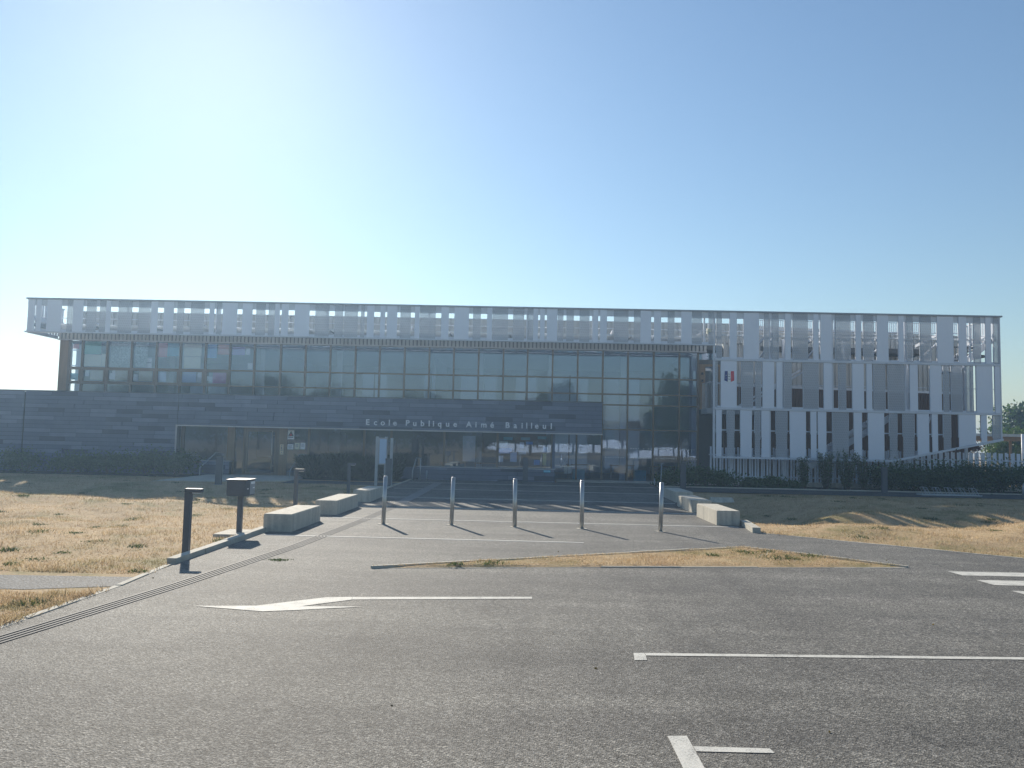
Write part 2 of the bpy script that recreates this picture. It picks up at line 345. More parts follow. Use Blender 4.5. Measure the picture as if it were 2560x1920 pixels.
def sheet(name, poly, lift, mat, thick=.0):
    """a flat paved sheet that follows the slope of the forecourt"""
    bm = bmesh.new(); vs_ = [bm.verts.new((x, y, 0)) for x, y in poly]; bm.faces.new(vs_)
    for yy in (21, 31):
        bmesh.ops.bisect_plane(bm, geom=bm.verts[:] + bm.edges[:] + bm.faces[:], plane_co=(0, yy, 0), plane_no=(0, 1, 0))
    bmesh.ops.triangulate(bm, faces=bm.faces[:])
    for v in bm.verts: v.co.z = float(gz(v.co.x, v.co.y)) + lift
    bmesh.ops.recalc_face_normals(bm, faces=bm.faces[:])
    for f in bm.faces:
        if f.normal.z < 0: f.normal_flip()
    me = bpy.data.meshes.new(name); bm.to_mesh(me); bm.free(); me.materials.append(M[mat])
    return structure(link(name, me))
PAVE = .03
paved = [(-4.35, -14), (60, -14), (60, -4), (14, 7.2), (7.71, 12.6), (4.42, 15.5), (4.55, 17), (4.85, 30.0), (4.85, 33.6), (1.3, 33.6), (1.3, 31.2), (-4.35, 31.2)]
sheet('forecourt', paved, PAVE, 'plaza')
sheet('gravel_path', [(-40, 8.4), (-20, 8.35), (-5.2, 8.42), (-4.42, 8.7), (-4.42, 9.3), (-6, 9.22), (-20, 9.3), (-40, 9.3)], .004, 'gravel')
sheet('footpath', [(4.86, 27.6), (40, 27.9), (40, 30.2), (4.86, 30.0)], .02, 'path')
sheet('planting_bed', [(4.95, 30.1), (23, 30.25), (23, 33.2), (7.3, 33.2), (4.95, 31.7)], .016, 'soil')
sheet('entrance_bed', [(-8.35, 29.6), (-4.45, 29.6), (-4.45, 31.6), (-8.35, 31.6)], .016, 'soil')
sheet('wall_bed', [(-26, 29.5), (-12.5, 29.5), (-12.5, 31.3), (-26, 31.3)], .016, 'soil')
sheet('entrance_path', [(-8.4, 27.6), (-4.5, 27.3), (-4.5, 28.9), (-8.4, 29.3)], .012, 'path')
# strips, kerbs, markings
def strip(name, pts, w, lift, h, mat='edging', parent=None):
    b = MB()
    for (ax, ay), (bx, by) in zip(pts, pts[1:]):
        d = Vector((bx - ax, by - ay)).normalized(); nrm = Vector((-d.y, d.x)) * w / 2
        z0, z1 = float(gz(ax, ay)) + lift, float(gz(bx, by)) + lift
        b.hexa([(ax - nrm.x, ay - nrm.y, z0 - h), (ax + nrm.x, ay + nrm.y, z0 - h), (bx + nrm.x, by + nrm.y, z1 - h), (bx - nrm.x, by - nrm.y, z1 - h), (ax - nrm.x, ay - nrm.y, z0), (ax + nrm.x, ay + nrm.y, z0), (bx + nrm.x, by + nrm.y, z1), (bx - nrm.x, by - nrm.y, z1)])
    return b.build(name, mat, parent, None if parent else (*pts[0], 0))
def kerb_line(name, pts, w, lift, h, seg=1.0):
    """a row of kerb stones with open joints"""
    root = link(name, None, None, (*pts[0], float(gz(*pts[0])))); structure(root)
    for a, c in zip(pts, pts[1:]):
        a, c = Vector(a), Vector(c); L = (c - a).length; n = max(1, round(L / seg)); d = (c - a) / n
        for k in range(n):
            p, q = a + d * k, a + d * (k + 1); e = (q - p).normalized() * .006
            j = Vector((random.uniform(-.006, .006), 0))
            strip('kerb_stone', [tuple(p + e + j), tuple(q - e + j)], w, lift + random.uniform(-.005, .005), h, 'edging', root)
    return root
kerb_line('lawn_kerb', [(-4.42, 10.15), (-4.47, 14.0)], .12, .1, .25)
kerb_line('lawn_edging', [(-4.32, 5.2), (-4.3, 7.0), (-4.3, 8.6), (-4.42, 10.1)], .07, .037, .15)
kerb_line('bench_edging', [(-4.5, 14.05), (-4.5, 20), (-4.42, 26), (-4.35, 31)], .08, .05, .15)
kerb_line('forecourt_kerb', [(4.62, 17.0), (4.44, 15.42)], .15, .13, .25, .8)
kerb_line('path_edging', [(4.5, 15.42), (7.75, 12.64), (14.05, 7.25)], .06, .036, .15)
kerb_line('bed_edging', [(4.6, 17.1), (4.9, 27.5)], .07, .05, .15)
kerb_line('hedge_kerb', [(4.95, 30.08), (22, 30.2)], .08, .06, .25)
for k, (yy, xa, xb) in enumerate([(13.31, -4.28, 1.0), (16.45, -3.9, 4.35), (19.35, -3.9, 4.2), (22.5, -3.95, 4.2), (26.0, -4.2, 4.6), (29.2, -4.2, 4.7)]):
    structure(strip('paving_strip', [(xa, yy), (xb, yy - .03)], .06, PAVE + .005, .03, 'strip_stone'))
# tactile guiding strip: narrow dark ribs
root = structure(link('guiding_strip', None, None, (-4.1, 5.6, 0)))
gp = [(-4.2, 5.2), (-3.98, 6.75), (-3.72, 8.7), (-3.39, 12.0), (-3.2, 16.0), (-3.13, 20.5)]
for k in range(4):
    off = (k - 1.5) * .055
    strip('guide_rib', [(x + off, y) for x, y in gp], .026, PAVE + .007, .03, 'resin', root)
strip('guide_band', [(-3.13, 20.6), (-3.1, 29.0)], .3, PAVE + .006, .03, 'guide', root)
# painted markings
def marking(name, poly): return sheet(name, poly, PAVE + .004, 'paint')
def marking2(name, polys, label=None):
    root = structure(link(name, None, None, (*polys[0][0], PAVE)))
    for p in polys:
        b = MB(); b.v = [(x, y, PAVE + .004) for x, y in p]; b.f = [tuple(range(len(p)))]
        b.build('painted_stroke', 'paint', root)
    return root
marking2('arrow_marking', [[(-3.11, 7.68), (-2.4, 7.52), (-2.12, 7.61), (-2.11, 7.79), (-2.54, 7.76)], [(-2.12, 7.612), (-1.53, 7.84), (-2.108, 7.788)], [(-2.538, 7.762), (-2.112, 7.792), (-1.71, 8.16), (-1.73, 8.3), (-1.98, 8.26)], [(-1.708, 8.17), (.11, 8.44), (.11, 8.55), (-1.728, 8.3)]])
marking2('bay_corner_marking', [[(.86, 6.17), (.955, 6.18), (.965, 6.31), (.965, 6.385), (.88, 6.38)], [(.968, 6.312), (4.0, 6.49), (9, 6.75), (9, 6.82), (4.0, 6.56), (.968, 6.387)]])
marking2('bay_tee_marking', [[(.83, 2.6), (.94, 2.6), (.94, 4.62), (.83, 4.61)], [(.943, 4.395), (1.36, 4.4), (1.355, 4.465), (.943, 4.465)]])
marking2('zebra_crossing', [[(5.78, y0), (9.4, y0 + .1), (9.4, y1 + .1), (5.76, y1)] for y0, y1 in ((10.75, 11.08), (10.03, 10.4), (9.3, 9.65))])
# the dry grass island
isl = [(-1.9, 10.16), (-.36, 11.0), (3.56, 13.1), (5.35, 11.34), (1.03, 10.72)]
bm = bmesh.new(); f = bm.faces.new([bm.verts.new((x, y, PAVE + .004)) for x, y in isl]); bmesh.ops.triangulate(bm, faces=bm.faces[:]); bmesh.ops.subdivide_edges(bm, edges=bm.edges[:], cuts=6, use_grid_fill=True)
edge_pts = {v.index for v in bm.verts if v.is_boundary}
for v in bm.verts:
    if not v.is_boundary: v.co.z += .02 + .012 * math.sin(v.co.x * 3) * math.sin(v.co.y * 4)
me = bpy.data.meshes.new('grass_island'); bm.to_mesh(me); bm.free(); me.materials.append(M['ground']); structure(link('grass_island', me))
kerb_line('island_front_edging', [isl[0], isl[4], isl[3]], .05, PAVE + .007, .12)
kerb_line('island_rear_edging', [isl[3], isl[2], isl[1], isl[0]], .055, PAVE + .03, .12)

# ------------------------------------------------------------------ the school
YS, YG = 31.4, 33.7
B = thing('school_building', 'long two-storey school with white panel screen over glass and dark slate walls', 'building', (0, YG, .1))
def group_part(name): return link(name, None, B)
# slate walls: backing + panels
sl = MB().box(-19.86, -13.72, YS + .04, YS + .34, .0, 3.24).box(-13.72, 3.02, YS + .04, YS + .34, 2.03, 3.24).box(-4.2, 1.2, YS + .04, YS + .3, 0, .58).box(-12.7, -11.6, YS + .04, YS + .3, 0, .62)
slate = sl.build('slate_wall', 'slate_gap', B)
PW, PH = 1.045, .1625
rest = MB(); n_pan = 0
def slate_panels(parent, x0, x1, z0, z1, seed, limit_z=-1, ztop=3.26):
    global n_pan
    r = random.Random(seed); row = 0; z = ztop
    while z > z0 + .02:
        za = max(z - PH, z0)
        if za < z1:
            ph = (row % 2) * .5 + (row % 5) * .13
            k = math.floor(x0 / PW - ph) - 1
            while (k + ph) * PW < x1:
                a, c = max(x0, (k + ph) * PW), min(x1, (k + 1 + ph) * PW)
                if c - a > .05 and min(z, z1) - za > .03:
                    q = (k * 7 + row * 3 + (k * row) % 5) % 9
                    mt = 'slate_dark' if q == 0 else 'slate_light' if q in (3, 4) else 'slate_mid'
                    dy = r.uniform(-.004, .004)
                    if za > limit_z and n_pan < 300:
                        piece('slate_panel', mt, parent, a + .006, c - .006, YS + dy, YS + .036, za + .007, min(z, z1) - .007); n_pan += 1
                    else:
                        rest.box(a + .004, c - .004, YS + dy, YS + .036, za + .005, min(z, z1) - .004)
                k += 1
        z -= PH; row += 1
slate_panels(slate, -13.72, 3.02, 2.05, 3.26, 1)
slate_panels(slate, -4.2, 1.2, .1, .6, 2)
slate_panels(slate, -12.7, -11.6, .1, .64, 3)
slate_panels(slate, -19.84, -13.74, .0, 3.26, 4, limit_z=.8)
stuff(rest.build('slate_panel_rest', 'slate_mid', slate))
MB().box(-19.9, 3.06, YS - .02, YS + .36, 3.262, 3.3).build('coping', 'anthracite', slate)
MB().box(-13.76, 3.04, YS - .012, YS + .3, 2.0, 2.045).box(-13.78, -13.735, YS - .012, YS + .2, .1, 2.044).build('reveal_trim', 'aluminium', slate)
MB().box(-4.22, 1.22, YS - .02, YS + .32, .602, .63).box(-12.72, -11.58, YS - .02, YS + .32, .642, .67).build('sill', 'aluminium', slate)
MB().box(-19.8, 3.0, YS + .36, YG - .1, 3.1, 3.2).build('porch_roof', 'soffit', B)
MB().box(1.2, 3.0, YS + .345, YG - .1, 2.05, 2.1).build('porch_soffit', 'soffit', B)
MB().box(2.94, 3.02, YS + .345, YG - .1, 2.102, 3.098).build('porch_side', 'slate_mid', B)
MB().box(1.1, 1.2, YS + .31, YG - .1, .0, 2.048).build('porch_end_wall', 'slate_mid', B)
# freestanding continuation to the left
W2 = thing('slate_garden_wall', 'dark slate wall running out of the picture at the far left', 'wall', (-22.5, YS, .1))
MB().box(-27, -19.9, YS + .04, YS + .25, 0, 3.24).build('wall_core', 'slate_gap', W2)
n_keep = n_pan; n_pan = 0; rest = MB()
slate_panels(W2, -27, -19.9, 0., 3.26, 5, limit_z=.8)
stuff(rest.build('slate_panel_rest', 'slate_mid', W2))
MB().box(-27, -19.91, YS - .02, YS + .28, 3.262, 3.3).build('coping', 'anthracite', W2)

# lower entrance glazing
YL = YS + .42
low = group_part('entrance_glazing')
def pane(parent, x0, x1, y, z0, z1, mat='glass', name='window_pane'):
    o = piece(name, mat, parent, x0, x1, y - .008, y + .008, z0, z1)
    o.rotation_euler = (R(random.gauss(0, .1)), 0, R(random.gauss(0, .12)))   # no two panes sit quite true
    return o
mul = [-13.72, -8.59, -6.38, -5.3, -3.19, -1.08, 1.1]
for x in mul[1:]: piece('mullion', 'brown_frame', low, x - .045, x + .045, YL - .05, YL + .08, .1, 2.03)
piece('mullion', 'brown_frame', low, -13.72, -13.6, YL - .05, YL + .08, .1, 2.03)
piece('timber_panel', 'wood', low, -11.85, -11.56, YL - .06, YL + .1, .1, 2.03)
piece('timber_panel', 'wood', low, -9.77, -9.46, YL - .06, YL + .1, .1, 2.03)
pane(low, -13.6, -11.85, YL, .62, 2.03); pane(low, -11.56, -11.21, YL, .1, 2.03)
for a, c, z in ((-9.46, -8.635, .1), (-8.545, -6.425, .1), (-6.335, -5.345, .1), (-5.255, -3.235, .6), (-3.145, -1.125, .6), (-1.035, 1.055, .6)): pane(low, a, c, YL, z, 2.03)
MB().box(-13.72, 1.1, YL - .04, YL + .06, 2.031, 2.09).box(-13.6, -11.86, YL - .04, YL + .06, .56, .62).build('head_frame', 'brown_frame', low)
for a, c in ((-13.6, -11.8), (-5.2, 1.05)): piece('spandrel', 'slate_mid', low, a, c, YL + .02, YL + .2, .1, .56)
door = link('entrance_door', None, B)
fr = MB()
for x in (-11.21, -9.87): fr.box(x, x + .1, YL - .06, YL + .08, .1, 2.03)
fr.box(-11.11, -9.87, YL - .06, YL + .08, 1.93, 2.03)
fr.build('door_frame', 'brown_frame', door)
lf = MB()
for x in (-11.1, -9.96): lf.box(x, x + .08, YL - .05, YL + .01, .13, 1.92)
lf.box(-11.02, -9.96, YL - .05, YL + .01, .13, .23).box(-11.02, -9.96, YL - .05, YL + .01, 1.84, 1.92); lf.build('door_leaf', 'brown_frame', door)
pane(door, -11.02, -9.96, YL - .02, .23, 1.84, name='door_pane')
MB().tube([(-10.03, YL - .11, .25), (-10.03, YL - .11, 1.88)], .02).tube([(-10.03, YL - .11, .5), (-9.97, YL - .04, .5)], .012).tube([(-10.03, YL - .11, 1.7), (-9.97, YL - .04, 1.7)], .012).build('pull_handle', 'steel', door, smooth=True)

# upper and hall curtain wall
cw = group_part('curtain_wall')
mx = [-19.52, -18.95, -17.89, -16.83, -15.76, -14.73, -13.66, -12.61, -11.56, -10.44, -9.38, -8.32, -7.25, -6.22, -5.16, -4.11, -3.07, -2.02, -.97, .05, 1.11, 2.17, 3.23, 4.29, 5.37, 6.45, 7.24]
ZT = 5.6
for k, x in enumerate(mx):
    z0 = .1 if x > 1 else 3.1
    piece('mullion', 'brown_frame', cw, x - .035, x + .035, YG - .06, YG + .1, z0, ZT)
rows_u = [3.1, 3.76, 4.42, ZT]; rows_t = [.1, 2.27, 3.3, 3.75, 4.42, ZT]
for k, (a, c) in enumerate(zip(mx, mx[1:])):
    rows = rows_t if a > 1.05 else rows_u
    for z in rows[1:-1]: piece('transom', 'brown_frame', cw, a + .036, c - .036, YG - .05, YG + .09, z - .03, z + .03)
    piece('transom', 'brown_frame', cw, a + .036, c - .036, YG - .05, YG + .09, rows[0], rows[0] + .05)
    for z0, z1 in zip(rows, rows[1:]): pane(cw, a + .03, c - .03, YG, z0 + .02, z1 - .02)
    if k < 7:                                # opening lights on the left have a thicker sash
        s_ = MB()
        za, zb, xa, xb = 3.79, 4.39, a + .04, c - .04
        s_.box(xa, xa + .06, YG - .08, YG - .02, za, zb).box(xb - .06, xb, YG - .08, YG - .02, za, zb).box(xa + .06, xb - .06, YG - .08, YG - .02, za, za + .06).box(xa + .06, xb - .06, YG - .08, YG - .02, zb - .06, zb)
        s_.build('sash', 'brown_frame', cw)
piece('corner_post', 'wood', cw, -19.93, -19.56, YG - .05, YG + .3, 3.1, ZT)
dots = MB()
for zz in (1.1, 1.49):
    for k, x in enumerate(np.arange(3.3, 7.2, .105)):
        if abs((x - 3.23) % 1.07) > .09 and (k * 5 + int(zz * 10)) % 11 > 1:
            dots.prism([(.026 * math.cos(t), .026 * math.sin(t)) for t in np.linspace(0, 2 * math.pi, 9)[:-1]], 0, .002)
            n = 16; base = len(dots.v) - n
            dots.v[base:] = [(x + vx, YG - .014 - vz, zz + vy) for vx, vy, vz in dots.v[base:]]
stuff(dots.build('glass_marker_dots', 'white', cw))

# ribbed fascia below the screen, parapet behind it
fa = MB().box(-19.95, 7.55, YG - .1, YG - .02, 5.62, 6.0).build('fascia', 'fascia_back', B)
x = -19.93; k = 0
while x < 7.5:
    piece('fascia_rib', 'cladding', fa, x, x + .1, YG - .16 - .012 * (k % 2), YG - .101, 5.625, 5.995); x += .163; k += 1
MB().box(-19.97, 7.57, YG - .2, YG - .02, 5.575, 5.618).build('drip_trim', 'aluminium', fa)
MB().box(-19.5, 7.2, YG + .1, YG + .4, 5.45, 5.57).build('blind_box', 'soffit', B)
pa = MB().box(-19.4, 9.6, YG + .0, YG + .2, 6.01, 6.8)
x = -19.4
while x < 9.5: pa.box(x, x + .1, YG - .045, YG - .001, 6.01, 6.8); x += .2
stuff(pa.build('parapet_ribs', 'cladding', B))
MB().box(-19.45, 9.65, YG - .07, YG + .25, 6.801, 6.84).build('parapet_cap', 'aluminium', B)
lowp = MB()
for x in np.arange(-19.3, -9.5, .55): lowp.box(x, x + .44, YG - .09, YG - .05, 6.05, 6.26)
stuff(lowp.build('timber_vents', 'wood', B))
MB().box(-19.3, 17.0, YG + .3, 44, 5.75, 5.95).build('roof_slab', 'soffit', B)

# interior seen through the glass
inn = group_part('interior')
MB().box(-19.4, 7.2, YG + .3, 44, .04, .1).build('ground_floor', 'floor_in', inn)
MB().box(-19.4, -4.4, YG + .3, 43.6, 2.9, 3.1).build('upper_floor', 'floor_in', inn)
MB().box(-19.4, 7.2, YG + .45, 43.6, 5.6, 5.74).build('ceiling', 'ceil_in', inn)
bw = MB(); YB = 43.6
wins = [(-18.5, -16.5), (-14, -12.2), (-9.0, -7.6), (-5.6, -4.8), (-3.6, -1.6), (-.6, .6), (1.4, 3.4), (4.3, 6.2)]
px = -19.4
for a, c in wins:
    bw.box(px, a, YB, YB + .2, .1, 5.6)
    if a < -4: bw.box(a, c, YB, YB + .2, 2.2, 3.9).box(a, c, YB, YB + .2, 5.3, 5.6).box(a, c, YB, YB + .2, .1, .9)
    else: bw.box(a, c, YB, YB + .2, 5.35, 5.6).box(a, c, YB, YB + .2, .1, .3).box(a, c, YB, YB + .2, 2.6, 2.9)
    px = c
bw.box(px, 7.2, YB, YB + .2, .1, 5.6); bw.build('back_wall', 'wall_in', inn)
for a, c in wins:
    for z0, z1 in (((.9, 2.2), (3.9, 5.3)) if a < -4 else ((.3, 2.6), (2.9, 5.35))):
        low_right = a > 4 and z0 < 1
        piece('back_blind' if low_right else 'blind', 'blind' if low_right else 'blind', inn, a, c, YB + .05, YB + .08, z0, z1)  # low right opening gets a blind too, added to dim the bright window
        piece('back_mullion', 'brown_frame', inn, (a + c) / 2 - .04, (a + c) / 2 + .04, YB + .0, YB + .045, z0, z1)
MB().box(-19.4, -19.2, YG + .3, YB, .1, 5.6).box(-11.7, -11.5, YG + 1.2, YB, 3.1, 5.6).box(7.0, 7.2, YG + .15, YB, .1, 5.6).box(-13.9, -13.7, YL + .3, YB, .1, 2.9).box(-4.4, -4.3, 38, YB, .1, 5.6).build('partition', 'wall_in', inn)
for x in (-15.8, -8.3, -2.0, 1.1, 4.29): piece('column', 'wall_in', inn, x - .12, x + .12, YG + 1.6, YG + 1.84, .1, 5.6)
MB().box(-13.6, 1.0, YL + .5, 43.6, 2.55, 2.62).build('lobby_ceiling', 'ceil_in', inn)
lb_ = MB(); px = -13.7
for a, c in ((-12.6, -11.9), (-9.2, -8.4), (-2.9, -2.3)):
    lb_.box(px, a, 37.5, 37.6, .1, 2.55).box(a, c, 37.5, 37.6, 1.9, 2.55).box(a, c, 37.5, 37.6, .1, .7); px = c
lb_.box(px, 1.0, 37.5, 37.6, .1, 2.55).build('added_lobby_wall', 'lobby', inn)  # wall added to keep the lobby dark behind the glass
t = MB()
for x, y in ((-3.6, 34.5), (-2.2, 35), (1.9, 36), (3.9, 36.4), (5.6, 35.6)):
    t.box(x, x + 1.1, y, y + .6, .68, .72)
    for q in (x + .04, x + 1.02):
        for w in (y + .04, y + .52): t.box(q, q + .04, w, w + .04, .1, .68)
t.build('tables', 'wood', inn)
t = MB()
for x, y in ((2.1, 34.6), (4.75, 34.7), (6.7, 34.9)): t.box(x, x + .5, y, y + .4, .1, .55)
t.build('lockers', 'bluegreen', inn)

# white screen: frames and panels
T0 = 's-19.97:-19.69 s-19.62:-19.43 s-19.20:-18.61 p-18.39:-18.15 s-18.15:-17.74 p-17.61:-17.21 p-17.08:-16.82 s-16.82:-16.63 p-16.33:-15.77 p-15.52:-15.03 s-15.01:-14.74 s-14.49:-14.10 p-13.96:-13.68 p-13.42:-12.87 s-12.66:-12.47 p-12.38:-12.19 s-12.13:-11.55 s-11.34:-10.94 p-10.80:-10.42 p-10.30:-10.04 s-10.04:-9.85 s-9.77:-9.50 s-9.25:-8.66 p-8.43:-7.87 p-7.65:-7.31 p-7.27:-6.73 p-6.61:-6.46 s-6.36:-6.08 s-5.83:-5.64 s-5.56:-5.16 p-5.04:-4.62 s-4.46:-4.27 p-4.26:-3.63 s-3.41:-3.11 s-2.89:-2.31 p-2.15:-1.84 s-1.59:-1.39 p-1.38:-0.76 p-0.56:-0.12 p0.01:0.24 s0.24:0.43 s0.51:0.69 s0.78:1.19 p1.20:1.43 p1.55:1.84 p2.07:2.46 s2.61:2.80 s2.88:3.15 p3.42:4.00 p4.21:4.47 s4.47:4.89 s5.00:5.28 p5.54:5.81 s6.07:6.49 p6.50:6.89 p7.15:7.36'
T1 = 'p7.47:7.66 s7.98:8.25 s8.53:9.12 p9.33:9.52 p9.63:9.89 s10.15:10.36 p10.45:11.03 s11.25:11.45 s11.53:11.96 p12.11:12.70 s12.90:13.10 p13.21:13.60 s13.73:14.17 s14.57:14.77 p14.88:15.13 p15.41:15.84 s16.07:16.70 s16.91:17.21 p17.49:17.76 s17.95:18.16 p18.26:18.49'
T2 = 'p7.41:7.50 s7.64:8.25 p8.45:8.89 p9.01:9.20 s9.27:9.71 s9.81:10.03 p10.11:10.39 p10.85:11.44 s11.65:11.96 p12.23:12.51 s12.76:13.20 s13.31:13.52 p13.59:14.03 p14.15:14.78 s14.99:15.29 s15.77:16.21 p16.30:16.50 p16.59:17.02 p17.15:17.44 s17.56:18.18 s18.28:18.46'
T3 = 's7.46:7.67 p7.88:8.17 s8.40:8.84 p8.96:9.17 s9.22:9.53 p9.78:10.22 s10.32:10.94 s11.13:11.35 s11.41:11.73 p11.98:12.60 s12.80:13.11 s13.35:13.97 p14.18:14.48 p14.70:15.14 s15.25:15.70 s15.82:16.04 p16.26:16.55 s16.85:17.50 s17.71:17.93 p18.17:18.47'
def zb(x): return 1.26 if x < 14.3 else 1.26 + (x - 14.3) * .216
scr = link('panel_screen', None, B)
fr = MB()
MB().box(-20.05, 18.6, YS - .05, YS + .12, 6.945, 7.0).build('screen_cap', 'cap', scr)
fr.box(-20.0, 18.52, YS + .02, YS + .08, 6.7, 6.944)                       # head rail behind the panels
fr.box(-20.0, 7.36, YS + .02, YS + .08, 5.66, 5.75).box(-20.05, 7.42, YS - .03, YS + .1, 5.61, 5.658)
for z in (5.06, 3.14): fr.box(7.4, 18.5, YS - .035, YS + .1, z - .045, z + .045)
for z in (5.11, 3.19): fr.box(7.45, 18.48, YS + .02, YS + .08, z, z + .06)
fr.box(7.34, 14.3, YS - .035, YS + .1, 1.2, 1.28).hexa([(14.3, YS - .035, 1.2), (18.55, YS - .035, 2.11), (18.55, YS + .1, 2.11), (14.3, YS + .1, 1.2), (14.3, YS - .035, 1.28), (18.55, YS - .035, 2.19), (18.55, YS + .1, 2.19), (14.3, YS + .1, 1.28)])
for x in (7.38, 18.5): fr.box(x - .04, x + .04, YS + .021, YS + .099, zb(x), 6.944)
fr.build('screen_frame', 'white_frame', scr)
mid = MB()
for z, x0, x1 in ((6.22, -19.98, 7.4), (6.2, 7.4, 18.5), (4.12, 7.45, 18.48)): mid.tube([(x0, YS + .16, z), (x1, YS + .16, z)], .014, 6)
mid.box(7.45, 16.3, YS + .13, YS + .17, 2.28, 2.33)
mid.build('mid_rail', 'white_frame', scr, smooth=False)
MB().box(7.3, 18.5, YS + .2, YS + .28, 6.03, 6.1).build('grey_rail', 'galv', scr)
for x in (-19.95, -16.0, -12.4, -8.0, -3.9, 0.0, 2.6, 5.2, 7.0): piece('screen_post', 'white_frame', scr, x - .03, x + .03, YS + .085, YS + .145, 5.7, 6.94)
for x in (9.58, 12.03, 14.87, 17.4):
    piece('screen_post', 'white_frame', scr, x - .03, x + .03, YS + .085, YS + .145, zb(x), 6.94)
def screen_panels(spec, z0, z1):
    for t_ in spec.split():
        k = t_[0]; a, c = map(float, t_[1:].split(':'))
        nm, mt = ('screen_panel', 'white_panel') if k == 's' else ('perforated_panel', 'perf')
        y0 = YS - .012 if k == 's' else YS + .001
        lo0, lo1 = (z0(a), z0(c)) if callable(z0) else (z0, z0)
        if abs(lo0 - lo1) < 1e-6 and a < 14: piece(nm, mt, scr, a, c, y0, y0 + (.018 if k == 's' else .004), lo0, z1)
        else:
            y1 = y0 + (.018 if k == 's' else .004)
            MB().hexa([(a, y0, lo0), (c, y0, lo1), (c, y1, lo1), (a, y1, lo0), (a, y0, z1), (c, y0, z1), (c, y1, z1), (a, y1, z1)]).build(nm, mt, scr)
screen_panels(T0, 5.665, 6.94); screen_panels(T1, 5.108, 6.94); screen_panels(T2, 3.188, 5.012); screen_panels(T3, lambda x: zb(x) + .025, 3.092)
# thin grey battens at panel edges (folded stiffeners)
st = MB()
for spec, z0, z1 in ((T1, 5.11, 6.7), (T2, 3.19, 5.01), (T3, 2.2, 3.09)):
    for t_ in spec.split():
        a, c = map(float, t_[1:].split(':'))
        for x in (a, c): st.box(x - .012, x + .012, YS + .006, YS + .05, z0, z1)
stuff(st.build('panel_stiffeners', 'grey_panel', scr))
# overhang grating, side return of the screen
gr = MB()
for y in np.arange(YS + .2, YG - .2, .16): gr.box(-19.9, 7.3, y, y + .03, 5.95, 6.0)
for x in np.arange(-19.9, 7.3, 2.4): gr.box(x, x + .05, YS + .1, YG - .17, 5.89, 5.948)
stuff(gr.build('overhang_grating', 'galv', B))
rt = MB()
for y in np.arange(YS + .12, YG + .1, .2): rt.box(-20.0, -19.96, y, y + .11, 5.73, 6.9)
rt.box(-20.02, -19.94, YS + .1, YG + .2, 6.9, 6.944).box(-20.02, -19.94, YS + .1, YG - .2, 5.6, 5.725).box(-20.0, -19.95, YS + .1, YG + .2, 6.15, 6.35)
rt.build('end_screen', 'white_frame', B)
# brackets carrying the screen
for x in (-17.6, -13.2, -8.9, -4.6, -.3, 3.4, 6.9, 9.75, 11.7, 14.2, 16.3, 18.2):
    b = MB().beam((x, YG - .1, 6.02), (x, YS + .15, 6.3 if x > 7 else 6.12), .05, .12)
    b.beam((x, YG - .05, 5.3 if x > 9 else 6.0), (x, YS + .16, 6.05), .05, .07); b.build('bracket', 'white_frame', B)

# right wing behind the screen
wing = link('wing_wall', None, B)
def wy(x): return 33.95 + (x - 9.6) * .2
def wall_slab(name, mat, x0, x1, z0, z1, off=0., th=.15, parent=wing):
    return MB().hexa([(x0, wy(x0) + off, z0), (x1, wy(x1) + off, z0), (x1, wy(x1) + off + th, z0), (x0, wy(x0) + off + th, z0), (x0, wy(x0) + off, z1), (x1, wy(x1) + off, z1), (x1, wy(x1) + off + th, z1), (x0, wy(x0) + off + th, z1)]).build(name, mat, parent)
wall_slab('upper_cladding', 'cladding', 8.3, 19.7, 4.28, 6.82)
wall_slab('lower_cladding', 'batten', 8.3, 19.7, .1, 4.2)
rb = MB()
for x in np.arange(8.3, 19.65, .22):
    y = wy(x); rb.hexa([(x, y - .04, 4.3), (x + .09, y - .03, 4.3), (x + .09, y + .02, 4.3), (x, y, 4.3), (x, y - .04, 6.82), (x + .09, y - .03, 6.82), (x + .09, y + .02, 6.82), (x, y, 6.82)])
stuff(rb.build('cladding_ribs', 'cladding', wing))
rb = MB()
for x in np.arange(8.3, 19.68, .085):
    y = wy(x); rb.box(x, x + .045, y - .035, y + .01, .1, 4.2)
stuff(rb.build('timber_battens', 'batten', wing))
wall_slab('floor_band', 'white_frame', 8.3, 19.7, 4.19, 4.29, -.06, .1)
MB().hexa([(8.3, wy(8.3) + .15, .1), (19.7, wy(19.7) + .15, .1), (19.7, 44, .1), (8.3, 44, .1), (8.3, wy(8.3) + .15, 6.7), (19.7, wy(19.7) + .15, 6.7), (19.7, 44, 6.7), (8.3, 44, 6.7)]).build('wing_body', 'cladding', wing)
fs = MB()
for x in np.arange(9.7, 18.35, .075): fs.box(x, x + .03, YG - .02, YG + .0, 6.62, 7.0)
fs.box(9.7, 18.35, YG - .03, YG + .01, 7.0, 7.03).box(9.7, 18.35, YG - .03, YG + .01, 6.58, 6.62)
stuff(fs.build('roof_slat_guard', 'white_frame', wing))
rs = MB()
for y in np.arange(YS + .15, YG, .16): rs.box(18.38, 18.4, y, y + .09, 6.12, 6.9)
rs.box(18.36, 18.42, YS + .1, YG, 6.05, 6.12).box(18.36, 18.42, YS + .1, YG, 6.88, 6.94)
rs.build('side_screen', 'grey_panel', wing)
